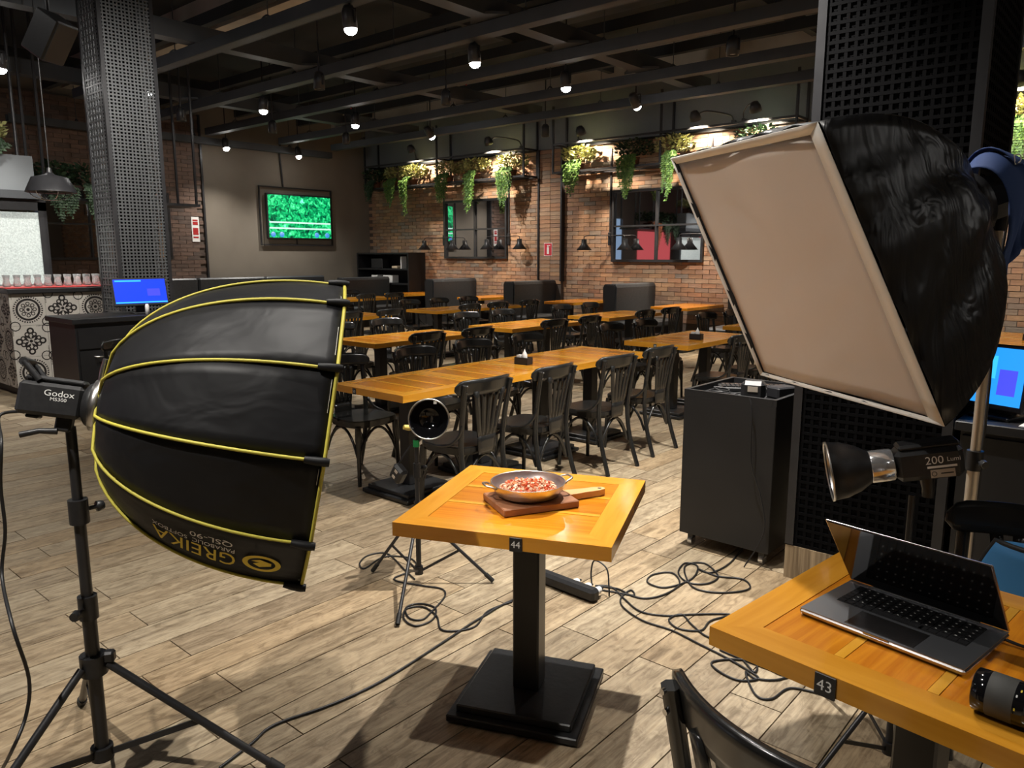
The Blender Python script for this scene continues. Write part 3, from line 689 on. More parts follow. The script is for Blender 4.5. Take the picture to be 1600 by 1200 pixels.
def strands(mb, n, r, L, s, rn, out, dist, avoid):
    """stems rising from the pot, arching over the edge and hanging down in front of it"""
    o = V((out[0], out[1], 0)); a_ = V((-out[1], out[0], 0))
    for _ in range(n):
        w0 = rn.uniform(-1, 1) * r; d1 = dist + rn.uniform(0, .055); l = L * rn.uniform(.45, 1) * (1 - .5 * (w0 / r) ** 2)
        if any(abs(w0 - q) < .065 for q in avoid): continue
        k0 = 8; k1 = max(2, int(l / .035)); pts = []
        for i in range(k0): t = i / k0; pts.append((.06 + (d1 - .06) * t, .16 + .07 * math.sin(PI * min(1, t * 1.15)) - .03 * t, w0 * (.35 + .65 * t)))
        for i in range(k1): pts.append((d1 + rn.uniform(-.008, .012), .13 - i * .035, w0 * (1 - .2 * i / k1)))
        for d, z, w_ in pts:
            p = o * d + a_ * (w_ + rn.uniform(-.01, .01)) + V((0, 0, z)); sz = s * rn.uniform(.6, 1.1); an = rn.uniform(-1.35, 1.35) + (PI if rn.random() < .5 else 0)
            dx = a_ * (math.cos(an) * sz) + o * (abs(math.sin(an)) * sz * .8); mb.add([p, p + dx * .5 + V((0, 0, -.018)), p + dx + V((0, 0, -.042)), p + o * .004 - a_ * (math.cos(an) * sz * .3) + V((0, 0, -.034))], [(0, 1, 2, 3)])
def plant(p, label, seed, bush='leaf_pale', hang='leaf_green', r=.24, L=.6, group='trailing plants on the shelves', out=(0, -1), dist=.235, avoid=(), wall=None):
    rn = random.Random(seed); t = thing('trailing_plant', label, 'plant', p, 0, group)
    MB().lathe([(0, 0), (.075, 0), (.1, .15), (.105, .15), (.105, .165), (.092, .165), (.09, .14), (0, .14)], 14).build('pot', 'pot_brown', t)
    mb = MB(); leaves(mb, (0, 0, .27), 460, r, .07, rn, wall=wall, low=.115); o = mb.build('foliage', bush, t); tag(o, kind='stuff')
    mb = MB(); strands(mb, 74, r * .58, L + .16, .045, rn, out, dist, avoid); o = mb.build('trailing_stems', hang, t); tag(o, kind='stuff')
zs = 3.15 + .003
for i, (px, L, b, h, lb) in enumerate(((588, .35, 'leaf_dark', 'leaf_dark', 'in the dim television corner'), (622, .45, 'leaf_pale', 'leaf_green', 'second from the television corner'), (652, .65, 'leaf_pale', 'leaf_green', 'third from the television corner'), (702, .5, 'leaf_pale', 'leaf_green', 'above the left edge of the first mirror'),
        (740, .7, 'leaf_pale', 'leaf_green', 'above the middle of the first mirror'), (800, .65, 'leaf_pale', 'leaf_green', 'above the right edge of the first mirror'), (905, .45, 'leaf_pale', 'leaf_green', 'right beside the brick pilaster'), (990, .6, 'leaf_dark', 'leaf_green', 'above the left half of the second mirror'),
        (1045, .65, 'leaf_pale', 'leaf_green', 'half behind the white softbox corner'), (1180, .4, 'leaf_dark', 'leaf_dark', 'behind the top edge of the white softbox'), (1585, .65, 'leaf_pale', 'leaf_green', 'right of the right mesh column'))):
    x = aty(px, 275, WY - .3).x
    posts = [-14.98, -13.333, -11.667, -10.02, -9.28, -6.95, -4.62, -2.58, -.55, 1.48]
    for q in posts:
        if abs(x - q) < .15: x = q + (.15 if x > q else -.15)
    plant((x, WY - .30, zs), 'trailing shelf plant with hanging green stems ' + lb, 20 + i, b, h, .34, L, avoid=[q - x for q in posts], wall=.272)
# corner shelf with odds and ends
t = thing('corner_cabinet', 'black open shelf unit in the television corner', 'cabinet', (-15.0, WY - .42, 0))
MB().box((.62, .36, .83), (1.9, .04, 1.66)).build('back_panel', 'black_laminate', t)
for x in (-.31, 1.55): MB().box((x, .1, .83), (.04, .48, 1.66)).build('side_panel', 'black_laminate', t)
for z in (.06, .5, .93, 1.27, 1.64): MB().box((.62, .1, z), (1.82, .48, .035)).build('shelf_board', 'black_laminate', t)
for k, (x, z, w_, h, m_, nm, lb, ct) in enumerate(((.2, .95, .22, .18, 'white', 'menu_stack', 'white stack of menus on the corner shelf', 'menus'), (.7, .95, .34, .18, 'white', 'napkin_pack', 'wide white pack on the corner shelf', 'box'), (.3, 1.29, .42, .24, 'plastic_black', 'black_box', 'dark printed box on the corner shelf', 'box'), (.95, 1.29, .2, .06, 'tan', 'tray_pack', 'low tan pack on the corner shelf', 'box'))):
    tag(MB().box((-15.0 + x, WY - .36, z + h / 2 - .002), (w_, .2, h), ch=.01).build(nm, m_), lb, ct)
tag(MB().box((-14.05 + .22, WY - .36, 1.29 + .14), (.03, .16, .28), M.Translation((0, 0, 0))).build('paper_fan', 'white'), 'white folded papers standing on the corner shelf', 'papers')
# stacked black high chairs near the corner
t = thing('high_chair', 'black slatted high chair standing in the corner', 'chair', (-14.2, 10.05, 0))
for a in (-1, 1):
    for b in (-1, 1): MB().tube([(a * .24, b * .24, 0), (a * .19, b * .19, .98)], .018, 8).build('leg', 'chair_black', t)
for z in (.35, .55, .72, .86, .97): 
    for a in (-1, 1): MB().box((0, a * .2, z), (.42, .025, .04)).build('slat', 'chair_black', t)
MB().box((0, 0, .56), (.38, .38, .03)).build('seat', 'chair_black', t)

# lit shop fronts behind the camera (seen in the mirrors)
for k, (x, y, w_, m_, lb) in enumerate(((-11.5, YF, 2.2, 'panel_sky', 'pale blue lit shopfront panel behind the camera'), (-8.4, YF, 1.6, 'panel_white', 'white lit shopfront panel behind the camera'), (-14.2, YF, 1.8, 'panel_pink', 'pink lit shopfront panel behind the camera'))):
    tag(MB().box((x, y + .03, 1.5), (w_, .04, 2.1)).build('shopfront_panel', m_), lb, 'panel')
tag(MB().box((WX + .03, -1.5, 1.7), (.04, 2.4, 1.6)).build('shopfront_panel', 'panel_pink'), 'pink lit shopfront panel on the television wall', 'panel')
tag(MB().box((WX + .03, 1.6, 1.9), (.04, 1.5, 2.0)).build('shopfront_panel', 'panel_sky'), 'pale blue lit shopfront panel on the television wall', 'panel')

# ================================================================ MESH-CLAD COLUMNS
def mesh_column(label, x0, x1, y0, y1, cell, core=.12, plinth=.0, z1=ZC, mm='mesh_steel', fill=.42):
    cx, cy = (x0 + x1) / 2, (y0 + y1) / 2; t = thing('mesh_column', label, 'column', (cx, cy, 0)); W, D = x1 - x0, y1 - y0; b = plinth or .02
    MB().box((0, 0, z1 / 2 + .0), (W - 2 * core, D - 2 * core, z1 - .01)).build('core', 'mesh_black', t)
    for sx in (-1, 1):
        for sy in (-1, 1): MB().box((sx * (W / 2 - .02), sy * (D / 2 - .02), (b + z1) / 2), (.04, .04, z1 - b - .01)).build('corner_post', 'steel_black', t)
    for nm, ax, L, off in (('mesh_panel', 0, W - .08, -D / 2 + .012), ('mesh_panel', 0, W - .08, D / 2 - .012), ('mesh_panel', 1, D - .08, -W / 2 + .012), ('mesh_panel', 1, D - .08, W / 2 - .012)):
        mb = MB(); n = int(L / cell); nz = int((z1 - b) / cell)
        for k in range(n):
            u = -L / 2 + L * (k + .5) / n; wv = .003 * (1 if k % 2 else -1)
            mb.box((u, off + wv, (b + z1) / 2) if ax == 0 else (off + wv, u, (b + z1) / 2), (cell * fill, .006, z1 - b - .02) if ax == 0 else (.006, cell * fill, z1 - b - .02))
        for k in range(nz):
            z = b + (z1 - b) * (k + .5) / nz; wv = .003 * (1 if k % 2 else -1)
            mb.box((0, off + wv, z) if ax == 0 else (off + wv, 0, z), (L, .007, cell * fill) if ax == 0 else (.007, L, cell * fill))
        tag(mb.build(nm, mm, t), kind='stuff')
    if plinth: 
        for sx in (-1, 1): MB().box((sx * (W / 2 - .012), 0, plinth / 2), (.02, D - .05, plinth)).build('skirting_tile', 'floor_plank', t)
        for sy in (-1, 1): MB().box((0, sy * (D / 2 - .012), plinth / 2), (W - .004, .02, plinth)).build('skirting_tile', 'floor_plank', t)
    return t
cl = atd(186, 430, 9.3); yR = atx(269, 430, cl.x).y; xL = aty(156, 430, cl.y).x
mesh_column('black woven-mesh column beside the tiled bar', xL, cl.x, cl.y, yR, .036)
mesh_column('large black mesh column behind the white softbox', -1.33, -.65, 3.6, 4.3, .020, .028, .17, mm='mesh_black', fill=.74)

# ================================================================ BAR, TILL AND WHAT STANDS THERE
bx, by = -9.7, 2.75; bw = 1.36; bz = 1.17
t = thing('bar_counter', 'tall bar counter clad in black and cream patterned tiles', 'bar', (bx, by, 0))
MB().box((-.8, bw / 2, .62), (1.56, bw - .04, 1.1)).build('carcass', 'black_laminate', t); MB().box((-.8, bw / 2, .05), (1.5, bw - .1, .1)).build('plinth', 'black_laminate', t)
MB().box((-.78, bw / 2, bz + .025), (1.70, bw + .1, .05), ch=.005).build('worktop', 'black_laminate', t)
ts = .355
tile = MB().box((0, 0, .004), (ts - .003, ts - .003, .008)).mesh('tile', 'tile_cream')
def ring(mb, r0, r1, n=28, c=(0, 0), a0=0, a1=2 * PI):
    vs = []; fs = []
    for i in range(n + 1):
        a = a0 + (a1 - a0) * i / n; vs += [(c[0] + r0 * math.cos(a), c[1] + r0 * math.sin(a), .0086), (c[0] + r1 * math.cos(a), c[1] + r1 * math.sin(a), .0086)]
    for i in range(n): fs.append((2 * i, 2 * i + 1, 2 * i + 3, 2 * i + 2))
    mb.add(vs, fs)
def motif(kind):
    mb = MB(); u = ts
    if kind == 0:
        ring(mb, .285 * u, .35 * u); 
        for k in range(36): ring(mb, .375 * u, .425 * u, 1, (0, 0), 2 * PI * k / 36, 2 * PI * (k + .55) / 36)
        ring(mb, .10 * u, .125 * u)
        for k in range(8): a = k * PI / 4; ring(mb, .035 * u, .062 * u, 12, (.185 * u * math.cos(a), .185 * u * math.sin(a)))
        ring(mb, 0, .05 * u, 12)
    else:
        ring(mb, 0, .05 * u, 14)
        for k in range(4):
            a = k * PI / 2; R = lambda x, y: (x * math.cos(a) - y * math.sin(a), x * math.sin(a) + y * math.cos(a))
            for q in ((.33, 0, .105), (.22, .1, .075), (.22, -.1, .075)): ring(mb, q[2] * u * .5, q[2] * u, 16, R(q[0] * u, q[1] * u))
            for s in (-1, 1): p = [R(.06 * u, 0), R(.16 * u, s * .03 * u), R(.19 * u, s * .17 * u), R(.15 * u, s * .17 * u)]; mb.add([(*c_, .0086) for c_ in p], [(0, 1, 2, 3)])
            for j in range(7): x0 = -.42 * u + j * .035 * u; p = [R(.46 * u, x0), R(.49 * u, x0), R(.49 * u, x0 + .018 * u), R(.46 * u, x0 + .018 * u)]; mb.add([(*c_, .0086) for c_ in p], [(0, 1, 2, 3)])
            ring(mb, .125 * u, .155 * u, 12, R(.5 * u * .98, .5 * u * .98 * 0 + .40 * u), 0, 2 * PI)
    return mb.mesh('motif', 'tile_black')
mo = (motif(0), motif(1))
for face in (0, 1):
    for i in range(4 if face == 0 else 3):
        for j in range(3):
            T = M(((0, 0, 1, .0), (1, 0, 0, ts * (i + .5) - .03), (0, 1, 0, .10 + ts * (j + .5)), (0, 0, 0, 1))) if face == 0 else M(((1, 0, 0, -.03 - ts * (i + .5)), (0, 0, -1, .0), (0, 1, 0, .10 + ts * (j + .5)), (0, 0, 0, 1)))
            o = put(tile, 'tile', t); o.matrix_local = T; put(mo[(i + j + face) % 2], 'motif', o)
# red tray with glasses
ty = by + .55; tag(MB().box((bx - .25, ty + .05, bz + .059), (.5, 1.30, .016), ch=.006).build('serving_tray', 'red'), 'red tray of glasses on the tiled bar', 'tray')
gm = MB().lathe([(.0, .0), (.030, .0), (.040, .012), (.030, .055), (.026, .075), (.036, .13), (.034, .13), (.024, .075), (.028, .05), (.034, .014), (0, .012)], 14).mesh('glass', 'glass')
for k in range(20):
    o = put(gm, 'tumbler', None, (bx - .14 - .13 * (k % 2), ty - .54 + .105 * (k // 2) + .03 * (k % 2), bz + .068)); tag(o, 'clear waisted glass standing on the red tray', 'glass', 'glasses on the red tray')
# bar back: hood, frosted panel, pendant, plants
t = thing('frosted_screen', 'frosted glass panel in a black frame behind the bar', 'screen', (bx - 1.95, 2.80, 0))
MB().box((0, 0, .88), (.3, 1.9, 1.76)).build('cabinet', 'black_laminate', t)
MB().box((.155, .02, 1.62), (.01, 1.72, 1.05)).build('glass_panel', 'frosted', t)
for y in (-.92, .92): MB().box((.10, y, 1.66), (.14, .1, 1.24)).build('frame_side', 'steel_black', t)
MB().box((.10, 0, 2.24), (.14, 1.94, .14)).build('frame_top', 'steel_black', t)
t = thing('steel_hood', 'grey metal hood above the frosted panel', 'hood', (bx - 1.95, 2.68, 2.312))
MB().box((.05, .0, .05), (.5, 2.0, .10)).build('rim', 'beam_black', t); MB().box((.05, 0, .32), (.46, 1.9, .44)).build('body', 'plaster_dark', t)
for s in (-1, 1): MB().cyl((.05, s * .85, .54), (.05, s * .85, ZC - 2.315), .02, n=8).build('hanger', 'steel_black', t)
p = atd(79, 290, 9.4)
t = thing('pendant_lamp', 'black dome pendant with a wire guard over the bar', 'pendant lamp', p)
MB().lathe([(.03, .13), (.05, .11), (.17, .08), (.235, -.06), (.24, -.07), (.225, -.06), (.16, .07), (0, .1)], 26).build('shade', 'steel_black', t)
MB().cyl((0, 0, .12), (0, 0, .18), .03, .02, 12).build('cap', 'steel_black', t); MB().cyl((0, 0, .18), (0, 0, ZC - p.z), .006, n=6).build('cord', 'cable_black', t)
MB().lathe([(.0, -.06), (.05, -.05), (.06, -.01), (.03, .06)], 14).build('bulb', 'lamp_off', t)
mb = MB()
for k in range(3):
    a = k * PI / 3; mb.tube([(math.cos(a) * .2 * math.cos(q), math.sin(a) * .2 * math.cos(q), -.06 - .09 * math.sin(q)) for q in [PI * i / 10 for i in range(11)]], .004, 5)
mb.build('wire_guard', 'chrome', t)
t = thing('planter_rack', 'black hanging rack with leafy planters above the bar', 'rack', (-11.9, 4.72, 2.35))
for x in (-.3, .3):
    for y in (-.9, .45, 1.2): MB().box((x, y, 1.32), (.03, .03, ZC - 2.36)).build('post', 'steel_black', t)
MB().box((0, .15, .0), (.64, 2.2, .04)).build('deck', 'steel_black', t)
for i, (dx, dy, b, h, L, lb) in enumerate(((0, -.72, 'leaf_dark', 'leaf_dark', .35, 'at the pendant end'), (0, -.22, 'leaf_dark', 'leaf_dark', .5, 'in the middle'), (0, .3, 'leaf_dark', 'leaf_rust', .6, 'with rust trailing stems'))):
    plant((-11.9 + dx, 4.72 + dy, 2.372), 'dark leafy plant on the rack above the bar, ' + lb, 70 + i, b, h, .36, L, 'plants above the bar', (1, 0), .36)
p = atd(28, 268, 11.0); 
for i, (yy, lb) in enumerate(((2.5, 'nearest the pendant'), (3.1, 'beside the rack'))): plant((bx - 1.95, yy + .1, 2.855), 'dry grassy plant on the grey metal hood, ' + lb, 90 + i, 'leaf_pale', 'leaf_dark', .26, .02, 'plants on the hood', (1, 0), .325)
# till cabinet
cf = atd(115, 495, 8.3); xb = -8.52
t = thing('till_cabinet', 'black till cabinet with drawer in front of the mesh column', 'cabinet', (0, 0, 0))
y0, y1 = cf.y, cf.y + 1.35; cx = (cf.x + xb) / 2; zt = .99
MB().box((cx, (y0 + y1) / 2, .47), (cf.x - xb, y1 - y0, .94)).build('body', 'black_laminate', t); MB().box((cx, (y0 + y1) / 2, zt - .025), (cf.x - xb + .05, y1 - y0 + .05, .05), ch=.005).build('top', 'black_laminate', t)
for k in range(2): 
    d = MB().box((cf.x + .008, y0 + .34 + .67 * k, .80), (.016, .64, .2)).build('drawer', 'black_laminate', t)
    q = MB().box((cf.x + .008, y0 + .34 + .67 * k, .36), (.016, .64, .64)).build('door', 'black_laminate', t); MB().tube([(cf.x + .016, y0 + .15 + .67 * k, .62), (cf.x + .05, y0 + .17 + .67 * k, .62), (cf.x + .05, y0 + .45 + .67 * k, .62), (cf.x + .016, y0 + .47 + .67 * k, .62)], .008, 6).build('handle', 'chrome', q)
def monitor(name, label, quad_c, wd, ht, ang, base, pict, tilt=-.25):
    """flat screen on a foot, facing local +x"""
    t = thing(name, label, 'monitor', base, ang); zc = quad_c
    R = M.Translation((0, 0, zc)) @ M.Rotation(tilt, 4, 'Y')
    MB().box((-.012, 0, 0), (.03, wd + .03, ht + .04), R, ch=.006).build('housing', 'plastic_black', t)
    sc = MB().box((.0045, 0, .005), (.004, wd, ht), R).build('screen', pict[0], t)
    for (y, z, w_, h, m_) in pict[1]: MB().box((.008, y * wd, .005 + z * ht), (.002, w_ * wd, h * ht), R).build('window', m_, sc)
    MB().box((-.05, 0, zc * .45), (.04, .1, zc * .9)).build('neck', 'plastic_black', t); MB().box((-.03, 0, .008), (.16, .17, .016), ch=.004).build('foot', 'plastic_black', t)
    return t
mp_ = atx(221, 456, cf.x - .2)
monitor('till_monitor', 'blue till screen standing on the black cabinet', mp_.z - zt, .50, .25, -.12, (cf.x - .22, mp_.y, zt), ('screen_blue', ((-.22, .43, .5, .06, 'screen_cyan'), (0, -.46, 1, .05, 'screen_cyan'), (.25, -.05, .25, .3, 'screen_violet'))))
tag(MB().box((cf.x - .06, mp_.y + .22, zt + .012), (.13, .42, .022), ch=.004).build('keyboard', 'plastic_black'), 'black keyboard in front of the till screen', 'keyboard')
tag(MB().lathe([(0, 0), (.02, 0), (.02, .09), (.012, .11), (0, .11)], 12, M.Translation((cf.x - .05, mp_.y - .02, zt))).build('hand_scanner', 'white'), 'small white bottle beside the till keyboard', 'bottle')
# speaker under the ceiling
p = atd(78, 58, 6.6)
t = thing('ceiling_speaker', 'black box loudspeaker tilted under the ceiling', 'speaker', p, .5); R = M.Rotation(.6, 4, 'Y')
MB().box((0, 0, 0), (.2, .2, .3), R, ch=.01).build('cabinet', 'plastic_black', t); MB().box((.103, 0, 0), (.006, .18, .28), R).build('grille', 'beam_black', t); MB().cyl((0, 0, .1), (0, 0, ZC - p.z), .015, n=8).build('bracket', 'steel_black', t)
# long sprinkler pipe with red heads
t = thing('sprinkler_pipe', 'thin black sprinkler pipe with red heads under the ceiling', 'pipe', (-3.0, 9.25, 4.36)); MB().cyl((-11.5, 0, 0), (5, 0, 0), .018, n=8).build('pipe', 'beam_black', t)
for x in (-9, -6, -3, 0, 2): MB().cyl((x, 0, -.018), (x, 0, -.07), .014, n=8).build('head', 'red', t)
for x in (-10, -4, 3): MB().cyl((x, 0, .015), (x, 0, ZC - 4.36), .006, n=6).build('hanger', 'beam_black', t)
# service counter right of the mesh column
t = thing('service_counter', 'black service counter beside the right mesh column', 'counter', (0, 0, 0))
MB().box((.43, 3.93, .43), (2.1, .66, .86)).build('body', 'black_laminate', t); MB().box((.43, 3.92, .88), (2.14, .70, .04), ch=.004).build('top', 'black_laminate', t)
for k in range(3): q = MB().box((-.27 + .7 * k, 3.592, .44), (.68, .016, .8)).build('door', 'black_laminate', t); MB().box((-.02 + .7 * k, 3.58, .7), (.012, .012, .16)).build('handle', 'steel_black', q)
p = atz(1500, 640, .90); 
monitor('counter_monitor', 'black monitor with a blue picture on the service counter', .175, .21, .24, math.radians(-112), (-.525, 3.74, .90), ('screen_sky', ((.2, -.1, .35, .45, 'screen_violet'), (-.2, .15, .3, .4, 'screen_cyan'))), -.12)
t = thing('card_terminal', 'grey card terminal leaning in its black cradle', 'card terminal', (-.12, 3.79, .90), .3)
MB().box((0, 0, .02), (.11, .09, .04), ch=.012).build('cradle', 'plastic_black', t); MB().box((0, .015, .085), (.065, .02, .13), M.Rotation(-.3, 4, 'X'), ch=.006).build('handset', 'concrete', t)
for k, (x, y, a) in enumerate(((.055, 3.74, .5), (-.312, 3.655, -.1), (.1, 3.97, .2))): tag(MB().box((0, 0, .003), (.2, .14, .004), M.Translation((x, y, .90 + .0005)) @ M.Rotation(a, 4, 'Z')).build('paper_sheet', 'white'), ('white paper sheet beside the card terminal', 'white paper sheet below the counter monitor', 'white paper sheet behind the card terminal')[k], 'paper')
tag(MB().lathe([(0, 0), (.045, 0), (.045, .22), (.03, .24), (0, .24)], 16, M.Translation((-.02, 4.1, .90))).build('dark_canister', 'plastic_black'), 'dark round canister standing on the service counter', 'canister')
# wheeled cart with clutter
c0 = V((-1.93, 3.64)); cw = .51; cd = .56
t = thing('wheeled_cart', 'black wheeled cabinet standing against the right mesh column', 'cart', (c0.x + cw / 2, c0.y + cd / 2, 0), -.02)
MB().box((0, 0, .46), (cw, cd, .77), ch=.003).build('body', 'black_laminate', t)
for a in (-1, 1):
    MB().box((a * (cw / 2 - .01), 0, .86), (.02, cd, .035)).build('rim', 'black_laminate', t); MB().box((0, a * (cd / 2 - .01), .86), (cw - .042, .02, .035)).build('rim', 'black_laminate', t)
    for b in (-1, 1):
        q = MB().box((a * (cw / 2 - .05), b * (cd / 2 - .05), .058), (.03, .03, .035)).build('caster', 'steel_black', t); MB().cyl((a * (cw / 2 - .05) - .012, b * (cd / 2 - .05), .026), (a * (cw / 2 - .05) + .012, b * (cd / 2 - .05), .026), .026, n=16).build('wheel', 'clear_plastic', q)
cz = .8455
t = thing('keyboard', 'black computer keyboard lying on the wheeled cart', 'keyboard', (-1.715, 4.01, cz), .55); MB().box((0, 0, .012), (.36, .13, .022), ch=.004).build('body', 'plastic_black', t)
for j in range(5):
    mb = MB(); [mb.box((-.155 + .0239 * i, -.045 + .022 * j, .0265), (.019, .018, .007)) for i in range(14)]; tag(mb.build('key_row', 'laptop_side' if j == 4 else 'key_black', t), kind='stuff')
tag(MB().box((0, 0, .05), (.12, .1, .1), M.Translation((-1.60, 3.76, cz)) @ M.Rotation(.3, 4, 'Z'), ch=.02).build('power_adapter', 'plastic_black'), 'black power adapter box with a tan label', 'adapter'); MB().box((0, -.051, .06), (.05, .002, .028), M.Translation((-1.60, 3.76, cz)) @ M.Rotation(.3, 4, 'Z')).build('label', 'label_grey', bpy.data.objects['power_adapter'])
tag(MB().box((0, 0, .03), (.09, .13, .06), M.Translation((-1.512, 3.905, cz)) @ M.Rotation(-.4, 4, 'Z'), ch=.008).build('card_reader', 'steel_black'), 'small dark card reader among the cart clutter', 'device')
pts = [(-1.785 + (.062 - .006 * q / 8) * math.cos(q * .8), 3.750 + (.056 - .004 * q / 8) * math.sin(q * .8), cz + .0045 + .0016 * q) for q in range(20)] + [(-1.72, 3.73, cz + .012), (-1.69, 3.745, cz + .02), (-1.66, 3.755, cz + .03)]
tag(MB().tube(ease(pts, 5), .004, 6).build('cart_cable', 'cable_black'), 'tangled black cable lying on the wheeled cart', 'cable')

# ================================================================ STUDIO LIGHTS
def stand(name, label, base, top, rad, ang, hub=.42, low=.12, r=.016, m_='steel_black', group=None, feet=None):
    """tripod light stand: telescopic pole, collars with knobs, three legs with braces"""
    t = thing(name, label, 'light stand', (base[0], base[1], 0), 0, group); H = top
    z1 = H * .52; z2 = H * .78
    MB().cyl((0, 0, low), (0, 0, z1), r, n=14).build('pole', m_, t); MB().cyl((0, 0, z1), (0, 0, z2), r * .82, n=14).build('pole', m_, t); MB().cyl((0, 0, z2), (0, 0, H), r * .72, n=14).build('pole', m_, t)
    for k, z in enumerate((z1, z2)):
        q = MB().cyl((0, 0, z - .035), (0, 0, z + .035), r * 1.35, n=14).build('collar', 'plastic_black', t)
        MB().tube([(r, 0, z), (r + .03, .0, z), (r + .032, 0, z), (r + .05, 0, z)], [.006, .006, .016, .013], 8, M.Rotation(-.9 + 2.6 * k, 4, 'Z')).build('knob', 'plastic_black', q)
    q = MB().cyl((0, 0, hub - .03), (0, 0, hub + .03), r * 1.9, n=14).build('collar', 'plastic_black', t); MB().box((r + .025, 0, hub + .02), (.03, .03, .035), M.Rotation(.9, 4, 'Z'), ch=.006).build('knob', 'plastic_black', q)
    MB().cyl((0, 0, low - .015), (0, 0, low + .025), r * 1.6, n=14).build('brace_hub', 'plastic_black', t)
    for k in range(3):
        a = ang + k * 2 * PI / 3; f = feet[k] if feet else (rad * math.cos(a), rad * math.sin(a)); d = V((f[0], f[1], 0)); u = d.normalized()
        p0 = u * (r * 2) + V((0, 0, hub)); p1 = d + V((0, 0, .012))
        g = MB().tube([p0, p1], [r * .62, r * .62], 8).build('leg', m_, t); MB().cyl(p1 + (p0 - p1).normalized() * .05, p1, r * .85, n=8).build('rubber_tip', 'rubber', g)
        pm_ = p0.lerp(p1, .52); MB().tube([u * (r * 1.3) + V((0, 0, low + .005)), pm_], r * .42, 4, sq=(1.6, .5)).build('brace', m_, t)
    return t
# --- round softbox on the left
SB = V((-2.201, .734)); hub_px = (152, 633)
ctr = CP + ray(503, 678).normalized() * 2.36
hubp = atd(152, 634, 2.30)
vd = (ctr - CP).normalized(); axis = ctr - hubp; axis = (axis - vd * axis.dot(vd)).normalized(); axis = (axis + vd * .035).normalized()
def px_x(p): q = p - CP; return 800 + F * q.dot(RT) / q.dot(FW)
lo, hi = .3, 1.2
for _ in range(40):
    L = (lo + hi) / 2
    if px_x(ctr - axis * L) > 163: lo = L
    else: hi = L
hubp = ctr - axis * L
side = -(vd - axis * vd.dot(axis)).normalized()      # toward the camera
upv = axis.cross(side); upv = -upv if upv.z < 0 else upv
NR = 12; RO = .445; RI = .085; ANG = [math.radians(21.5 + 30 * k) for k in range(NR)]
def octa(tt, a, infl=0.0):
    """point on the shell: tt 0 at the hub ring, 1 at the rim; a angle from the camera side toward up"""
    rr = RI + (RO - RI) * math.sqrt(max(0, 1 - (1 - tt) ** 2)) if tt < 1 else RO
    k = (a - ANG[0]) / math.radians(30); fr = k - math.floor(k); sag = 1 - (1 - math.cos(math.radians(15))) * (1 - (2 * fr - 1) ** 2) * .9
    r_ = rr * sag + infl
    return hubp + axis * (L * tt) + (side * math.cos(a) + upv * math.sin(a)) * r_
so = thing('round_softbox', 'black round softbox with yellow piping on the left stand', 'softbox', hubp)
TS_ = M.Translation(-hubp)
for k in range(NR):
    a0 = ANG[k]; a1 = a0 + math.radians(30)
    rn = random.Random(k)
    MB().grid(lambda u, v: octa(v, a0 + (a1 - a0) * (u * .9998 + .0001), .002 * math.sin(9 * v + 5 * u + k)), 6, 18, .0015, TS_).build('panel', 'softbox_black', so)
    MB().tube([octa(.0 + q / 26 * .93, a0, .003) for q in range(27)], .0042, 6, TS_).build('piping', 'piping_yellow', so)
    MB().tube([octa(.92, a0, .005), octa(.96, a0, .008), octa(1.0, a0, .010), octa(1.0, a0, .010) + axis * .012], [.009, .011, .012, .010], 6, TS_).build('rod_pocket', 'softbox_black', so)
    MB().tube([octa(1.0, a0 + (a1 - a0) * (.03 + .94 * q / 8), .002) for q in range(9)], .0052, 6, TS_).build('rim_piping', 'piping_yellow', so)
    MB().tube([octa(0, a0 + (a1 - a0) * q / 4, .002) + axis * (.008 * math.sin(PI * q / 4)) for q in range(5)], .005, 5, TS_).build('hub_piping', 'piping_yellow', so)
MB().grid(lambda u, v: octa(1, u * 2 * PI, -.001) * v + (ctr) * (1 - v) - axis * .01 * (1 if v > .0 else 1), 60, 6, .001, TS_).build('diffuser', 'softbox_rim', so)
# lettering on the lower panel (upside down): u runs from the rim to the hub, v toward the lowest rib
def on_shell(vs, t0, tl, a_c, ah):
    xs = [p[0] for p in vs]; ys = [p[1] for p in vs]; x0, x1, yb, yt = min(xs), max(xs), min(ys), max(ys)
    out = []
    for p in vs: u = (p[0] - x0) / (x1 - x0); v = (p[1] - (yb + yt) / 2) / (yt - yb); out.append(octa(t0 - tl * u, math.radians(a_c - ah * v), .0058) - hubp)
    return out
for body, t0, tl, ac, ah, m_ in (('GREIKA', .70, .36, -57.5, 8.5, 'print_yellow'), ('PARABOLIC  SOFTBOX', .695, .355, -51, 2.6, 'print_white'), ('QSL-90', .685, .18, -46.6, 3.8, 'print_white')):
    vs, fs = text_mesh(body, 1); MB().add(on_shell(vs, t0, tl, ac, ah), fs).build('lettering', m_, so)
mb = MB(); vs = []; fs = []
for i in range(33): a = 2 * PI * i / 32; vs += [(math.cos(a), math.sin(a), 0), (.72 * math.cos(a), .72 * math.sin(a), 0)]
for i in range(32): fs.append((2 * i, 2 * i + 1, 2 * i + 3, 2 * i + 2))
n0 = len(vs); vs += [(.1, .45, 0), (-.5, .15, 0), (-.5, -.2, 0), (.1, -.5, 0), (.55, -.2, 0), (.1, -.15, 0), (.45, .12, 0)]; fs += [(n0, n0 + 1, n0 + 2, n0 + 5), (n0 + 2, n0 + 3, n0 + 4, n0 + 5), (n0, n0 + 5, n0 + 6)]
MB().add(on_shell(vs, .895, .165, -55.5, 11), fs).build('emblem', 'print_yellow', so)
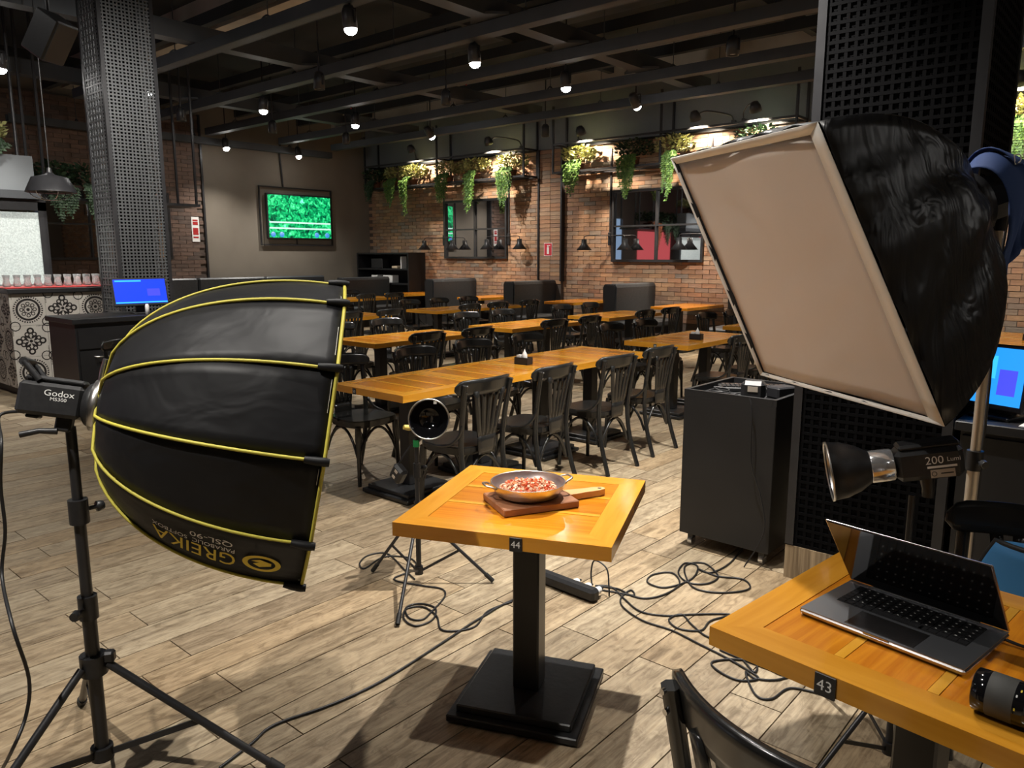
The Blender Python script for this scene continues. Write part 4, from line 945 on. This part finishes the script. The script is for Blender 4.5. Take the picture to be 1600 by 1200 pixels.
# --- flash head holding it
fz = axis; fx = side; fy = upv
ft = thing('studio_flash', 'black studio flash head behind the round softbox', 'flash', hubp); FS = .82; ft.scale = (FS, FS, FS)
TF = frame_T((0, 0, 0), axis, upv)                       # local x along the axis, y up, z toward the camera or away
if TF.to_3x3().col[2].dot(side) < 0: sgn = -1
else: sgn = 1
MB().box((-.155, .0, 0), (.195, .11, .105), TF, ch=.012).build('body', 'plastic_black', ft)
MB().box((-.15, .066, 0), (.18, .02, .075), TF, ch=.008).build('top_cover', 'plastic_black', ft)
MB().lathe([(.055, -.06), (.07, -.05), (.078, -.035), (.078, -.03), (0, -.03)], 26, TF @ M.Rotation(PI / 2, 4, 'Y')).build('front_collar', 'plastic_black', ft)
MB().lathe([(.068, -.032), (.088, -.032), (.088, -.004), (.07, -.001), (.068, -.032)], 30, TF @ M.Rotation(PI / 2, 4, 'Y')).build('speed_ring', 'aluminium', ft)
MB().tube([(-.02, .08, .02), (-.016, .12, .028), (-.013, .16, .033)], [.008, .011, .009], 8, TF).build('release_lever', 'aluminium', ft)
for s in (-1, 1): MB().tube([(-.195, .06, s * .042), (-.25, .115, s * .042)], .011, 6, TF).build('handle_arm', 'plastic_black', ft)
MB().tube([(-.25, .115, -.05), (-.25, .115, .05)], .014, 8, TF).build('handle_grip', 'plastic_black', ft)
for body, dy, sz in (('Godox', .022, .028), ('MS300', .003, .016)):
    vs, fs = text_mesh(body, sz, 0, 1.15); T = frame_T((hubp - hubp) + axis * -.128 + upv * dy + side * .0533, axis, upv)
    MB().add(vs, fs, False, T).build('lettering', 'print_white', ft)
MB().box((-.11, -.075, 0), (.05, .05, .045), TF, ch=.006).build('tilt_bracket', 'plastic_black', ft)
MB().tube([(-.12, -.10, .03), (-.17, -.105, .035), (-.225, -.125, .035)], [.012, .010, .011], 8, TF).build('tilt_handle', 'plastic_black', ft)
MB().box((-.205, -.06, 0), (.04, .012, .05), TF, ch=.004).build('power_socket', 'plastic_black', ft)
stx = hubp + axis * -.112 * FS; stx = V((stx.x, stx.y, stx.z - .10 * FS))
sf = stand('light_stand', 'tall black light stand under the round softbox', (stx.x, stx.y), stx.z + .012, .52, math.radians(167), .40, .11, .0195)
q = hubp + axis * -.25 * FS - upv * .05 * FS
pts = [q + axis * .0, q - axis * .05 - V((0, 0, .02))]
pts += [V(atd(x, y, 2.28)) for x, y in ((2, 690), (1, 760), (8, 830), (3, 900))] + [V(atd(x, y, 2.1)) for x, y in ((20, 980), (45, 1060), (40, 1120), (15, 1180))] + [atz(-5, 1215, .006)]
tag(MB().tube(ease(pts, 6), .0045, 7).build('flash_cable', 'cable_black'), 'black power cable hanging from the left flash head', 'cable')
# --- low flash with bare reflector by the pan table
stp = V((-2.65, 2.36, 0)); hd = atd(670, 655, 3.50)
stand('light_stand', 'short black light stand behind the pan table', (-2.65, 2.36), .73, .4, 0, .34, .06, .013, feet=[(.28, .23), (-.26, -.08), (.27, -.37)])
t = thing('bare_flash', 'black flash head with a round dark reflector, beside table 44', 'flash', (-2.65, 2.36, .73)); dirv = (V((0, 0, 1.5)) - V((-2.65, 2.36, .80))); dirv = V((dirv.x, dirv.y, .35)).normalized()
dirv = (dirv + RT * -.10).normalized(); c0 = hd - V((-2.65, 2.36, .73)); TR_ = frame_T(c0, V((0, 0, 1)).cross(dirv), dirv.cross(V((0, 0, 1)).cross(dirv)))
MB().lathe([(.0, -.10), (.05, -.10), (.06, -.07), (.085, -.03), (.094, .0), (.091, .0), (.08, -.03), (.05, -.08), (0, -.08)], 32, TR_).build('reflector', 'screen_black', t)
MB().lathe([(.092, -.004), (.0975, -.003), (.0975, .003), (.092, .003), (.092, -.004)], 36, TR_).build('rim', 'aluminium', t)
MB().box((0, .0, -.19), (.105, .105, .18), TR_, ch=.014).build('body', 'plastic_black', t)
MB().box((0, .056, -.19), (.06, .01, .12), TR_).build('vent_cover', 'steel_black', t)
MB().box((.03, .078, -.002), (.014, .014, .004), TR_).build('reflector_tag', 'white', t)
MB().tube([(-.04, -.05, -.15), (-.11, -.055, -.12), (-.13, -.05, -.11)], [.012, .015, .012], 8, TR_).build('locking_lever', 'yellow_plastic', t)
MB().cyl((0, 0, -.01), V(c0) + dirv * -.17 + V((0, 0, -.05)), .02, n=10).build('mount', 'plastic_black', t)
MB().cyl((0, 0, -.045), (0, 0, -.012), .0155, n=12).build('green_tape', 'green_tape', t)
t = thing('power_brick', 'black adapter with icons hanging on the short stand', 'adapter', (-2.70, 2.29, .56)); MB().box((0, 0, 0), (.075, .05, .085), M.Rotation(.6, 4, 'Y'), ch=.012).build('case', 'plastic_black', t)
MB().tube(ease([(.0, .0, .045), (.02, .03, .10), (.038, .055, .14)], 4), .004, 6).build('strap', 'cable_black', t)
for k in range(2): MB().box((.0, -.026, .018 - .034 * k), (.02, .002, .014), M.Rotation(.6, 4, 'Y')).build('icon', 'label_grey', t)
# --- big rectangular softbox on the right
q4 = [(1050, 247), (1280, 190), (1478, 665), (1190, 585)]; d4 = [1, .712, .709, .996]
Q = [CP + ray(*q4[i]) * (d4[i] * 2.85 / F) for i in range(4)]
cf_ = (Q[0] + Q[1] + Q[2] + Q[3]) / 4; nf = (Q[1] - Q[0]).cross(Q[3] - Q[0]).normalized()     # away from the camera side
hub2 = V((-.555, 2.93, 1.74))
t = thing('rectangular_softbox', 'large white-faced rectangular softbox with black skirt', 'softbox', cf_); T0 = M.Translation(-cf_)
def quad(u, v, P): return P[0] * (1 - u) * (1 - v) + P[1] * u * (1 - v) + P[2] * u * v + P[3] * (1 - u) * v
inn = [quad(u, v, Q) + nf * .012 for u, v in ((.004, .03), (.925, .035), (.925, .992), (.004, .992))]
MB().grid(lambda u, v: quad(u, v, inn) + nf * .012 * math.sin(PI * u) * math.sin(PI * v) + nf * .004 * math.sin(7 * u + 3 * v), 20, 20, .001, T0).build('diffuser', 'softbox_white', t)
for k in range(4):
    a, b = Q[k], Q[(k + 1) % 4]; c_, d_ = inn[k], inn[(k + 1) % 4]
    MB().grid(lambda u, v: (a.lerp(b, u)).lerp(c_.lerp(d_, u), v) - nf * .006, 14, 2, .002, T0).build('lip', 'softbox_rim', t)
ring_r = .09; e_u = (Q[1] - Q[0]).normalized(); e_v = nf.cross(e_u)
for k in range(4):
    a, b = Q[k], Q[(k + 1) % 4]; 
    ha = hub2 + (a - cf_).normalized() * ring_r; hb = hub2 + (b - cf_).normalized() * ring_r
    def skin(u, v, a=a, b=b, ha=ha, hb=hb, k=k):
        e = a.lerp(b, u); h = ha.lerp(hb, u); p = e.lerp(h, v); mid = p - (cf_.lerp(hub2, v)); bul = .075 * math.sin(PI * v ** .8) * (1 - .35 * abs(2 * u - 1))
        return p + mid.normalized() * (bul + .012 * math.sin(14 * u + 2 * k) * math.sin(PI * v) + .006 * math.sin(31 * u + 9 * v)) + nf * (.09 * math.sin(PI * v))
    MB().grid(skin, 22, 22, .002, T0).build('skirt_panel', 'skirt_black', t)
ax2 = (cf_ - hub2).normalized(); T2 = frame_T(hub2 - cf_, ax2.orthogonal(), ax2.cross(ax2.orthogonal()))
MB().lathe([(.095, -.02), (.11, -.02), (.11, .02), (.095, .02), (.095, -.02)], 24, T2).build('speed_ring', 'steel_black', t)
t = thing('softbox_flash', 'black flash head at the back of the rectangular softbox', 'flash', hub2); T2 = frame_T((0, 0, 0), ax2.orthogonal(), ax2.cross(ax2.orthogonal()))
MB().lathe([(0, -.30), (.06, -.30), (.075, -.27), (.08, -.03), (.092, -.022), (0, -.022)], 8, T2, False).build('body', 'plastic_black', t)
MB().tube([V((0, 0, 0)) - ax2 * .15, V((.0, .0, -.12)) - ax2 * .14], .022, 8).build('tilt_bracket', 'plastic_black', t)
hb = hub2 - ax2 * .14
stand('light_stand', 'pale metal light stand carrying the rectangular softbox', (hb.x, hb.y), hb.z - .11, .5, math.radians(80), .35, .1, .020, 'pole_tan')
# blue jacket and cable over the flash
t = thing('blue_cloth', 'navy blue jacket draped over the softbox flash head', 'jacket', hub2)
rn = random.Random(3)
sv = ax2.cross(V((0, 0, 1))).normalized(); sv = sv if sv.dot(CP - hub2) > 0 else -sv; uv = sv.cross(ax2).normalized(); uv = uv if uv.z > 0 else -uv
def drape(u, v, lift=0):
    """over the top of the flash body, hanging down on both sides; u = 1 is the side toward the camera"""
    k = (u - .5) * 2; r_ = .131 + lift + .010 * math.sin(9 * u + 6 * v) + .007 * math.sin(23 * u + 4 * v)
    ax_ = -ax2 * (.036 + .125 * v + .008 * math.sin(11 * u))
    if abs(k) < .5: a = k * PI; return ax_ + uv * (r_ * math.cos(a)) + sv * (r_ * math.sin(a))
    h = (abs(k) - .5) * (.42 if k > 0 else .26); return ax_ + sv * (math.copysign(r_, k) + .012 * math.sin(26 * v) * h * 4 * (1 if k > 0 else -1)) - V((0, 0, h * (1 + .18 * math.sin(7 * v))))
MB().grid(drape, 44, 16, .004).build('body', 'blue_cloth', t)
MB().grid(lambda u, v: drape(.30 + .33 * u, .55 + .38 * v, .016), 12, 6, .004).build('collar', 'blue_cloth', t)
vs, fs = text_mesh('DO', .045); pT = drape(.62, .80, .036); MB().add(vs, fs, False, frame_T(pT, -ax2, uv)).build('lettering', 'print_white', t)
tail = hub2 - ax2 * .298
pts = [tail, tail - ax2 * .05 - V((0, 0, .01))] + [atd(x, y, 3.36) for x, y in ((1583, 300), (1574, 345), (1562, 420), (1557, 470), (1552, 510), (1546, 600))]; pts += [V((pts[-1].x, pts[-1].y, .5)), V((pts[-1].x, pts[-1].y, .1)), V((pts[-1].x + .04, pts[-1].y, .006)), V((pts[-1].x + .2, pts[-1].y - .05, .006))]
tag(MB().tube(ease(pts, 5), .005, 7).build('flash_cable', 'cable_black'), 'black cable hanging behind the rectangular softbox', 'cable')
# --- 200 flash with dish reflector on its stand
fp = atd(1428, 745, 2.46); fp = V((fp.x, fp.y, 0))
stand('light_stand', 'slim black stand holding the dish reflector flash', (fp.x, fp.y), .885, .45, 0, .30, .06, .013, feet=[(-.155, -.36), (-.30, .28), (.2, .40)])
fa = atd(1320, 732, 2.40); fb = atd(1490, 713, 2.46); ax = (fa - fb).normalized(); mid_ = atd(1445, 720, 2.45)
t = thing('dish_flash', 'black flash head with a dish reflector, marked 200', 'flash', mid_); t.scale = (.9, .9, .9); TF2 = frame_T((0, 0, 0), ax, V((0, 0, 1)))
toc = (CP - mid_).normalized(); zc = TF2.to_3x3().col[2]; sg = 1 if zc.dot(toc) > 0 else -1
MB().box((-.005, .0, 0), (.20, .105, .10), TF2, ch=.018).build('body', 'plastic_black', t); MB().box((-.01, .056, 0), (.18, .02, .08), TF2, ch=.008).build('top_cover', 'plastic_black', t)
R2 = TF2 @ M.Rotation(PI / 2, 4, 'Y')
MB().lathe([(.05, .095), (.053, .10), (.053, .162), (.05, .168), (.046, .162)], 24, R2).build('plastic_wrap', 'clear_plastic', t)
MB().lathe([(.048, .155), (.052, .165), (.075, .20), (.092, .245), (.097, .285), (.099, .285), (.099, .29), (.094, .288), (.088, .245), (.07, .20), (.04, .17)], 32, R2).build('reflector', 'plastic_black', t)
MB().lathe([(.0945, .284), (.0995, .286), (.0995, .292), (.0945, .292), (.0945, .284)], 36, R2).build('rim', 'aluminium', t)
MB().lathe([(.0, .175), (.04, .176), (.07, .206), (.0865, .246), (.0925, .284)], 32, R2).build('reflector_lining', 'aluminium', t)
sd = zc * sg; TX = frame_T(sd * .0506 - ax * .035 + V((0, 0, .012)), -ax, V((0, 0, 1)))
vs, fs = text_mesh('200', .036); MB().add([(x - .02, y, z) for x, y, z in vs], fs, False, TX).build('lettering', 'print_white', t)
vs, fs = text_mesh('Lumi', .02); MB().add([(x + .035, y, z) for x, y, z in vs], fs, False, TX).build('lettering', 'print_white', t)
MB().box((0, -.021, 0), (.085, .007, .0006), TX).build('underline', 'print_white', t); sti = MB().box((0, -.043, 0), (.07, .026, .0008), TX).build('sticker', 'label_grey', t)
MB().lathe([(.006, 0), (.008, 0), (.008, .0003)], 16, TX @ M.Translation((-.025, -.043, .0006))).build('sticker_mark', 'plastic_black', sti); MB().box((.012, -.043, .0007), (.036, .004, .0006), TX).build('sticker_mark', 'plastic_black', sti)
MB().tube([(-.0, -.05, 0), (.0, -.09, 0), (.005, -.12, 0)], [.024, .02, .018], 10, TF2).build('tilt_bracket', 'plastic_black', t)
MB().lathe([(0, .002), (.004, .002), (.004, 0)], 10, TF2 @ M.Translation((-.102, .03, .03 * sg)) @ M.Rotation(-PI / 2, 4, 'Y')).build('red_button', 'red', t)

# ================================================================ ON THE PAN TABLE
top = TH + .0005
bo = V((-1.578, 1.915, top)); ab = math.atan2(.30, .16)
t = thing('chopping_board', 'brown wooden paddle board under the pan', 'board', bo, math.radians(63))
MB().box((-.0, 0, .0125), (.27, .20, .025), ch=.003).build('blade', 'board_wood', t)
hp = [(.135, .03), (.20, .022), (.255, .021), (.28, .012), (.285, 0), (.28, -.012), (.255, -.021), (.20, -.022), (.135, -.03)]
MB().prism(hp[::-1], .002, .023).build('handle', 'handle_wood', t); MB().lathe([(0, .0236), (.007, .0236), (.007, .0232)], 14, M.Translation((.265, 0, 0))).build('hole', 'plastic_black', t)
pc = V((-1.592, 1.918, top + .0255))
t = thing('frying_pan', 'shallow aluminium pan with two loop handles', 'pan', pc, math.radians(8)); t.scale = (.9, .9, .8)
MB().lathe([(0, 0), (.095, 0), (.118, .012), (.138, .045), (.142, .062), (.1425, .064), (.139, .064), (.135, .045), (.115, .016), (.094, .004), (0, .004)], 48).build('bowl', 'aluminium', t)
MB().lathe([(.0, .0046), (.094, .0046), (.1145, .0168), (.1345, .0455), (.138, .0625)], 48).build('lining', 'pan_inside', t)
ha = math.atan2(RT.y, RT.x) - math.radians(8)
for s in (0, PI):
    R = M.Rotation(ha + s + .32, 4, 'Z'); o_ = MB().tube(ease([(.137, -.034, .05), (.150, -.034, .060), (.170, -.022, .066), (.173, 0, .067), (.170, .022, .066), (.150, .034, .060), (.137, .034, .05)], 4), .0045, 8, R).build('loop_handle', 'aluminium', t)
    for q in (-.034, .034): MB().lathe([(0, .003), (.005, .002), (.006, 0)], 10, R @ M.Translation((.1415, q, .05)) @ M.Rotation(PI / 2, 4, 'Y')).build('rivet', 'chrome', o_)
rn = random.Random(11); A, B = MB(), MB()
for k in range(620):
    a = rn.uniform(0, 2 * PI); q = .108 * rn.random() ** .55; q = min(q, .092); base = .0045 + max(0, q - .083) * .55; z = base + .0095 + .030 * (1 - (q / .13) ** 2) * rn.uniform(.0, 1); s = rn.uniform(.005, .009)
    T = M.Translation((q * math.cos(a), q * math.sin(a), z)) @ M.Rotation(rn.uniform(0, 6), 4, V((rn.uniform(-1, 1), rn.uniform(-1, 1), 1)).normalized())
    (A if k % 5 < 2 else B).box((0, 0, 0), (s * 1.2, s, s), T)
tag(A.build('diced_tomato', 'food_tomato'), 'red diced tomato heaped in the pan', 'food', kind='stuff').location = pc
tag(B.build('diced_onion', 'food_onion'), 'pale diced onion heaped in the pan', 'food', kind='stuff').location = pc

# ================================================================ ON THE LAPTOP TABLE
lf, lr = V((-.590, 1.704, 0)), V((-.231, 1.642, 0)); ux = (lr - lf).normalized(); uy = V((-ux.y, ux.x, 0)); lc = (lf + lr) / 2 + uy * .124
t = thing('laptop', 'grey open laptop with its lid tilted forward', 'laptop', (lc.x, lc.y, top), math.atan2(ux.y, ux.x)); W2, D2 = .358, .248
MB().box((0, 0, .009), (W2, D2, .015), ch=.005).build('base', 'laptop_side', t); MB().box((0, 0, .0170), (W2 - .004, D2 - .004, .0012)).build('deck', 'laptop_grey', t)
well = MB().box((0, .040, .0178), (.285, .118, .0008)).build('keyboard_well', 'key_black', t)
km = MB().box((0, 0, 0), (.0165, .0155, .0014)).mesh('key', 'key_black'); lm = MB().box((0, 0, 0), (.0035, .0018, .0002)).mesh('legend', 'print_white')
for j in range(6):
    for i in range(14):
        if j == 0 and 4 <= i <= 8: 
            continue
        put(km, 'key', well, (-.1335 + .0205 * i, .040 - .047 + .0192 * j, .0189))
for j in range(5):
    mb = MB(); [mb.box((-.115 + .0205 * i, .040 - .028 + .0192 * j - .0, .0197), (.004, .0022, .0002)) for i in range(13)]; tag(mb.build('key_legends', 'print_white', well), kind='stuff')
MB().box((0, .040 - .047, .0189), (.1, .0155, .0014)).build('space_bar', 'key_black', well)
MB().box((.0, -.072, .0178), (.15, .085, .0004)).build('trackpad', 'laptop_side', t)
MB().box((0, -.1235, .0165), (.055, .003, .003)).build('finger_notch', 'laptop_side', t)
th = math.radians(38); TL_ = M.Translation((0, D2 / 2 - .006, .019)) @ M.Rotation(th, 4, 'X')
MB().box((0, 0.0025, .122), (W2, .005, .243), TL_, ch=.002).build('lid', 'laptop_side', t); MB().box((0, -.0006, .123), (W2 - .008, .001, .234), TL_).build('screen', 'screen_black', t)
MB().cyl((-.12, D2 / 2 - .006, .0165), (.12, D2 / 2 - .006, .0165), .004, n=10).build('hinge', 'plastic_black', t)
# lens and camera
lp0 = atz(1532, 1112, top); 
la = V((.97, -.10, 0)).normalized(); rl = .034 * 1.18; lcx = V((-.236, 1.508, top + rl))
lcx = atz(1524, 1074, top + rl); 
t = thing('camera_lens', 'black and grey camera lens lying on its side', 'lens', (lcx.x, lcx.y, top)); t.scale = (1.18, 1.18, 1.18); rl = .034; TLn = frame_T((0, 0, rl), (0, 0, 1), V((0, 0, 1)).cross(la) * -1)
if TLn.to_3x3().col[2].dot(la) < 0: TLn = frame_T((0, 0, rl), (0, 0, 1), V((0, 0, 1)).cross(la))
MB().lathe([(0, .004), (.026, .002), (.030, 0), (.033, .002), (.0335, .018), (.0335, .022)], 32, TLn).build('front_ring', 'screen_black', t)
MB().lathe([(.0335, .0205), (.034, .021), (.034, .056), (.0335, .0565)], 32, TLn).build('focus_ring', 'lens_rubber', t)
MB().lathe([(.0335, .0565), (.0335, .070), (.033, .0705), (.0335, .071), (.0335, .094), (.031, .098), (.031, .108), (0, .108)], 32, TLn).build('barrel', 'screen_black', t)
sdir = (CP - (lcx + la * .08)); sdir = (sdir - la * sdir.dot(la)).normalized()
vs, fs = text_mesh('G', .013); MB().add(vs, fs, False, frame_T(V((0, 0, rl)) + la * .079 + sdir * .0338, la, la.cross(sdir) * -1)).build('badge', 'print_white', t)
for k, (a_, h_) in enumerate(((.060, -.25), (.064, -.55), (.060, .35))):
    dd = (M.Rotation(h_, 3, la) @ sdir); MB().box((0, 0, 0), (.002, .004, .0004), frame_T(V((0, 0, rl)) + la * a_ + dd * .0336, la, la.cross(dd))).build('scale_mark', 'print_white' if k == 0 else 'print_yellow', t)
cb = atz(1606, 1052, top)
t = thing('mirrorless_camera', 'black camera standing behind the lens', 'camera', (cb.x + .055, cb.y + .03, top), .1); MB().box((0, 0, .045), (.13, .06, .09), ch=.01).build('body', 'plastic_black', t); MB().box((0, 0, .097), (.05, .05, .018), ch=.006).build('viewfinder_hump', 'plastic_black', t)
MB().cyl((.03, -.03, .045), (.03, -.045, .045), .03, n=24).build('mount', 'aluminium', t)
p0 = atz(1572, 1000, top + .008); tag(MB().tube(ease([p0, p0 + V((.03, -.004, -.002)), p0 + V((.07, -.0, -.003)), p0 + V((.16, .05, -.003))], 4), [.0035] * 13, 7).build('charging_cable', 'cable_black'), 'black charging cable plugged into the laptop', 'cable')
# blue bag on the chair
t = thing('blue_bag', 'blue fabric bag with black piping on a chair seat', 'bag', (-.203, 2.305, .4585), math.radians(-8))
def bag(u, v):
    a = (u - .5) * 2; z = .0 + .37 * v; w_ = .148 * (1 - .55 * max(0, v - .5) ** 1.6 * 2.2); return (a * w_, -.05 * (1 - a * a) * (1 - .4 * v) , z)
MB().grid(bag, 16, 12, .004, flip=True).build('front', 'blue_bag', t); MB().grid(lambda u, v: (bag(u, v)[0], .055 * (1 - (2 * u - 1) ** 2) * (1 - .4 * v), bag(u, v)[2]), 16, 12, .004).build('back', 'blue_bag', t)
MB().tube([bag(0, q / 8) for q in range(9)] + [bag(q / 8, 1) for q in range(1, 8)] + [bag(1, 1 - q / 8) for q in range(9)], .007, 7).build('piping', 'rubber', t)

# ================================================================ POWER STRIP AND FLOOR CABLES
a, b = atz(846, 912, .0), atz(918, 940, .0); mid_ = (a + b) / 2; dv = (b - a).normalized(); ang = math.atan2(dv.y, dv.x)
t = thing('power_strip', 'black power strip with white plugs on the floor', 'power strip', (mid_.x, mid_.y + .02, 0), ang)
MB().box((0, 0, .032), (.36, .06, .062), ch=.014).build('body', 'plastic_black', t)
for k, (x, m_) in enumerate(((.02, 'white'), (.09, 'white'), (.15, 'white'))):
    q = MB().cyl((x, .03, .035), (x, .062, .035), .02, .016, 12).build('plug', m_, t); MB().tube([(x, .06, .035), (x, .085, .035)], [.009, .006], 8).build('plug_neck', 'cable_black', q)
MB().tube(ease([(.09, .08, .036), (.07, .1, .09), (.09, .1, .15), (.16, .1, .13), (.19, .08, .06), (.2, .07, .012)], 6), .004, 6).build('loop_cable', 'cable_black', t)
def floor_cable(pix, label, r=.0045, n=6):
    pts = ease([atz(x, y, r + .001) for x, y in pix], n); tag(MB().tube(pts, r, 7).build('floor_cable', 'cable_black'), label, 'cable')
floor_cable(((343, 1200), (395, 1160), (430, 1132), (520, 1100), (600, 1062), (690, 1005), (735, 975), (760, 960), (785, 945), (830, 925), (850, 915)), 'black cable running from the power strip toward the left stand', .005)
floor_cable(((648, 905), (632, 890), (605, 865), (575, 868), (562, 880), (570, 888), (600, 870), (640, 872), (650, 888), (615, 905), (660, 915), (690, 920), (695, 932), (675, 955), (660, 968), (640, 966), (634, 950), (655, 943), (680, 950), (676, 968), (650, 978), (632, 968), (634, 952), (660, 948), (682, 962), (692, 985), (740, 980), (762, 955), (800, 940)), 'black cable coiled around the short light stand', .0042)
floor_cable(((930, 915), (965, 920), (985, 930), (1010, 935), (1040, 928), (1062, 912), (1050, 895), (1020, 898), (1012, 910), (1040, 918), (1080, 905), (1090, 885), (1070, 880), (1060, 895), (1075, 910), (1105, 912), (1122, 900), (1100, 880), (1070, 885), (1080, 915), (1110, 925), (1150, 925), (1172, 918), (1160, 905), (1120, 900), (1090, 888), (1110, 895), (1140, 880), (1165, 850)), 'black cable coiled in loops in front of the wheeled cart', .0045)
floor_cable(((930, 915), (955, 917), (975, 935), (1000, 955), (1040, 962), (1080, 960), (1140, 960), (1110, 970), (1095, 985), (1060, 982), (1045, 968), (1065, 960), (1080, 975), (1100, 992), (1120, 1000)), 'black cable running from the power strip under the laptop table', .0042)
floor_cable(((928, 920), (960, 925), (990, 930), (985, 922), (970, 935), (975, 950), (1005, 970), (1050, 985), (1090, 1005), (1130, 1025), (1165, 1045), (1185, 1060), (1155, 1063), (1125, 1050), (1112, 1035), (1145, 1030), (1180, 1035), (1178, 1050), (1150, 1020), (1125, 1015), (1160, 1030), (1200, 1045), (1225, 1055), (1250, 1050), (1215, 1062), (1180, 1060), (1165, 1050), (1180, 1085), (1205, 1092), (1235, 1075), (1285, 1085)), 'black cable tangled on the floor below the laptop table', .0042)
# ladder-like thin cable on the cart side
pts = [V((-1.56, 3.62, .875)), V((-1.54, 3.612, .8)), V((-1.53, 3.612, .55)), V((-1.47, 3.612, .38)), V((-1.44, 3.60, .2)), V((-1.52, 3.57, .006))]
tag(MB().tube(ease(pts, 6), .0035, 6).build('cart_power_cable', 'cable_black'), 'thin black cable hanging down the wheeled cart', 'cable')
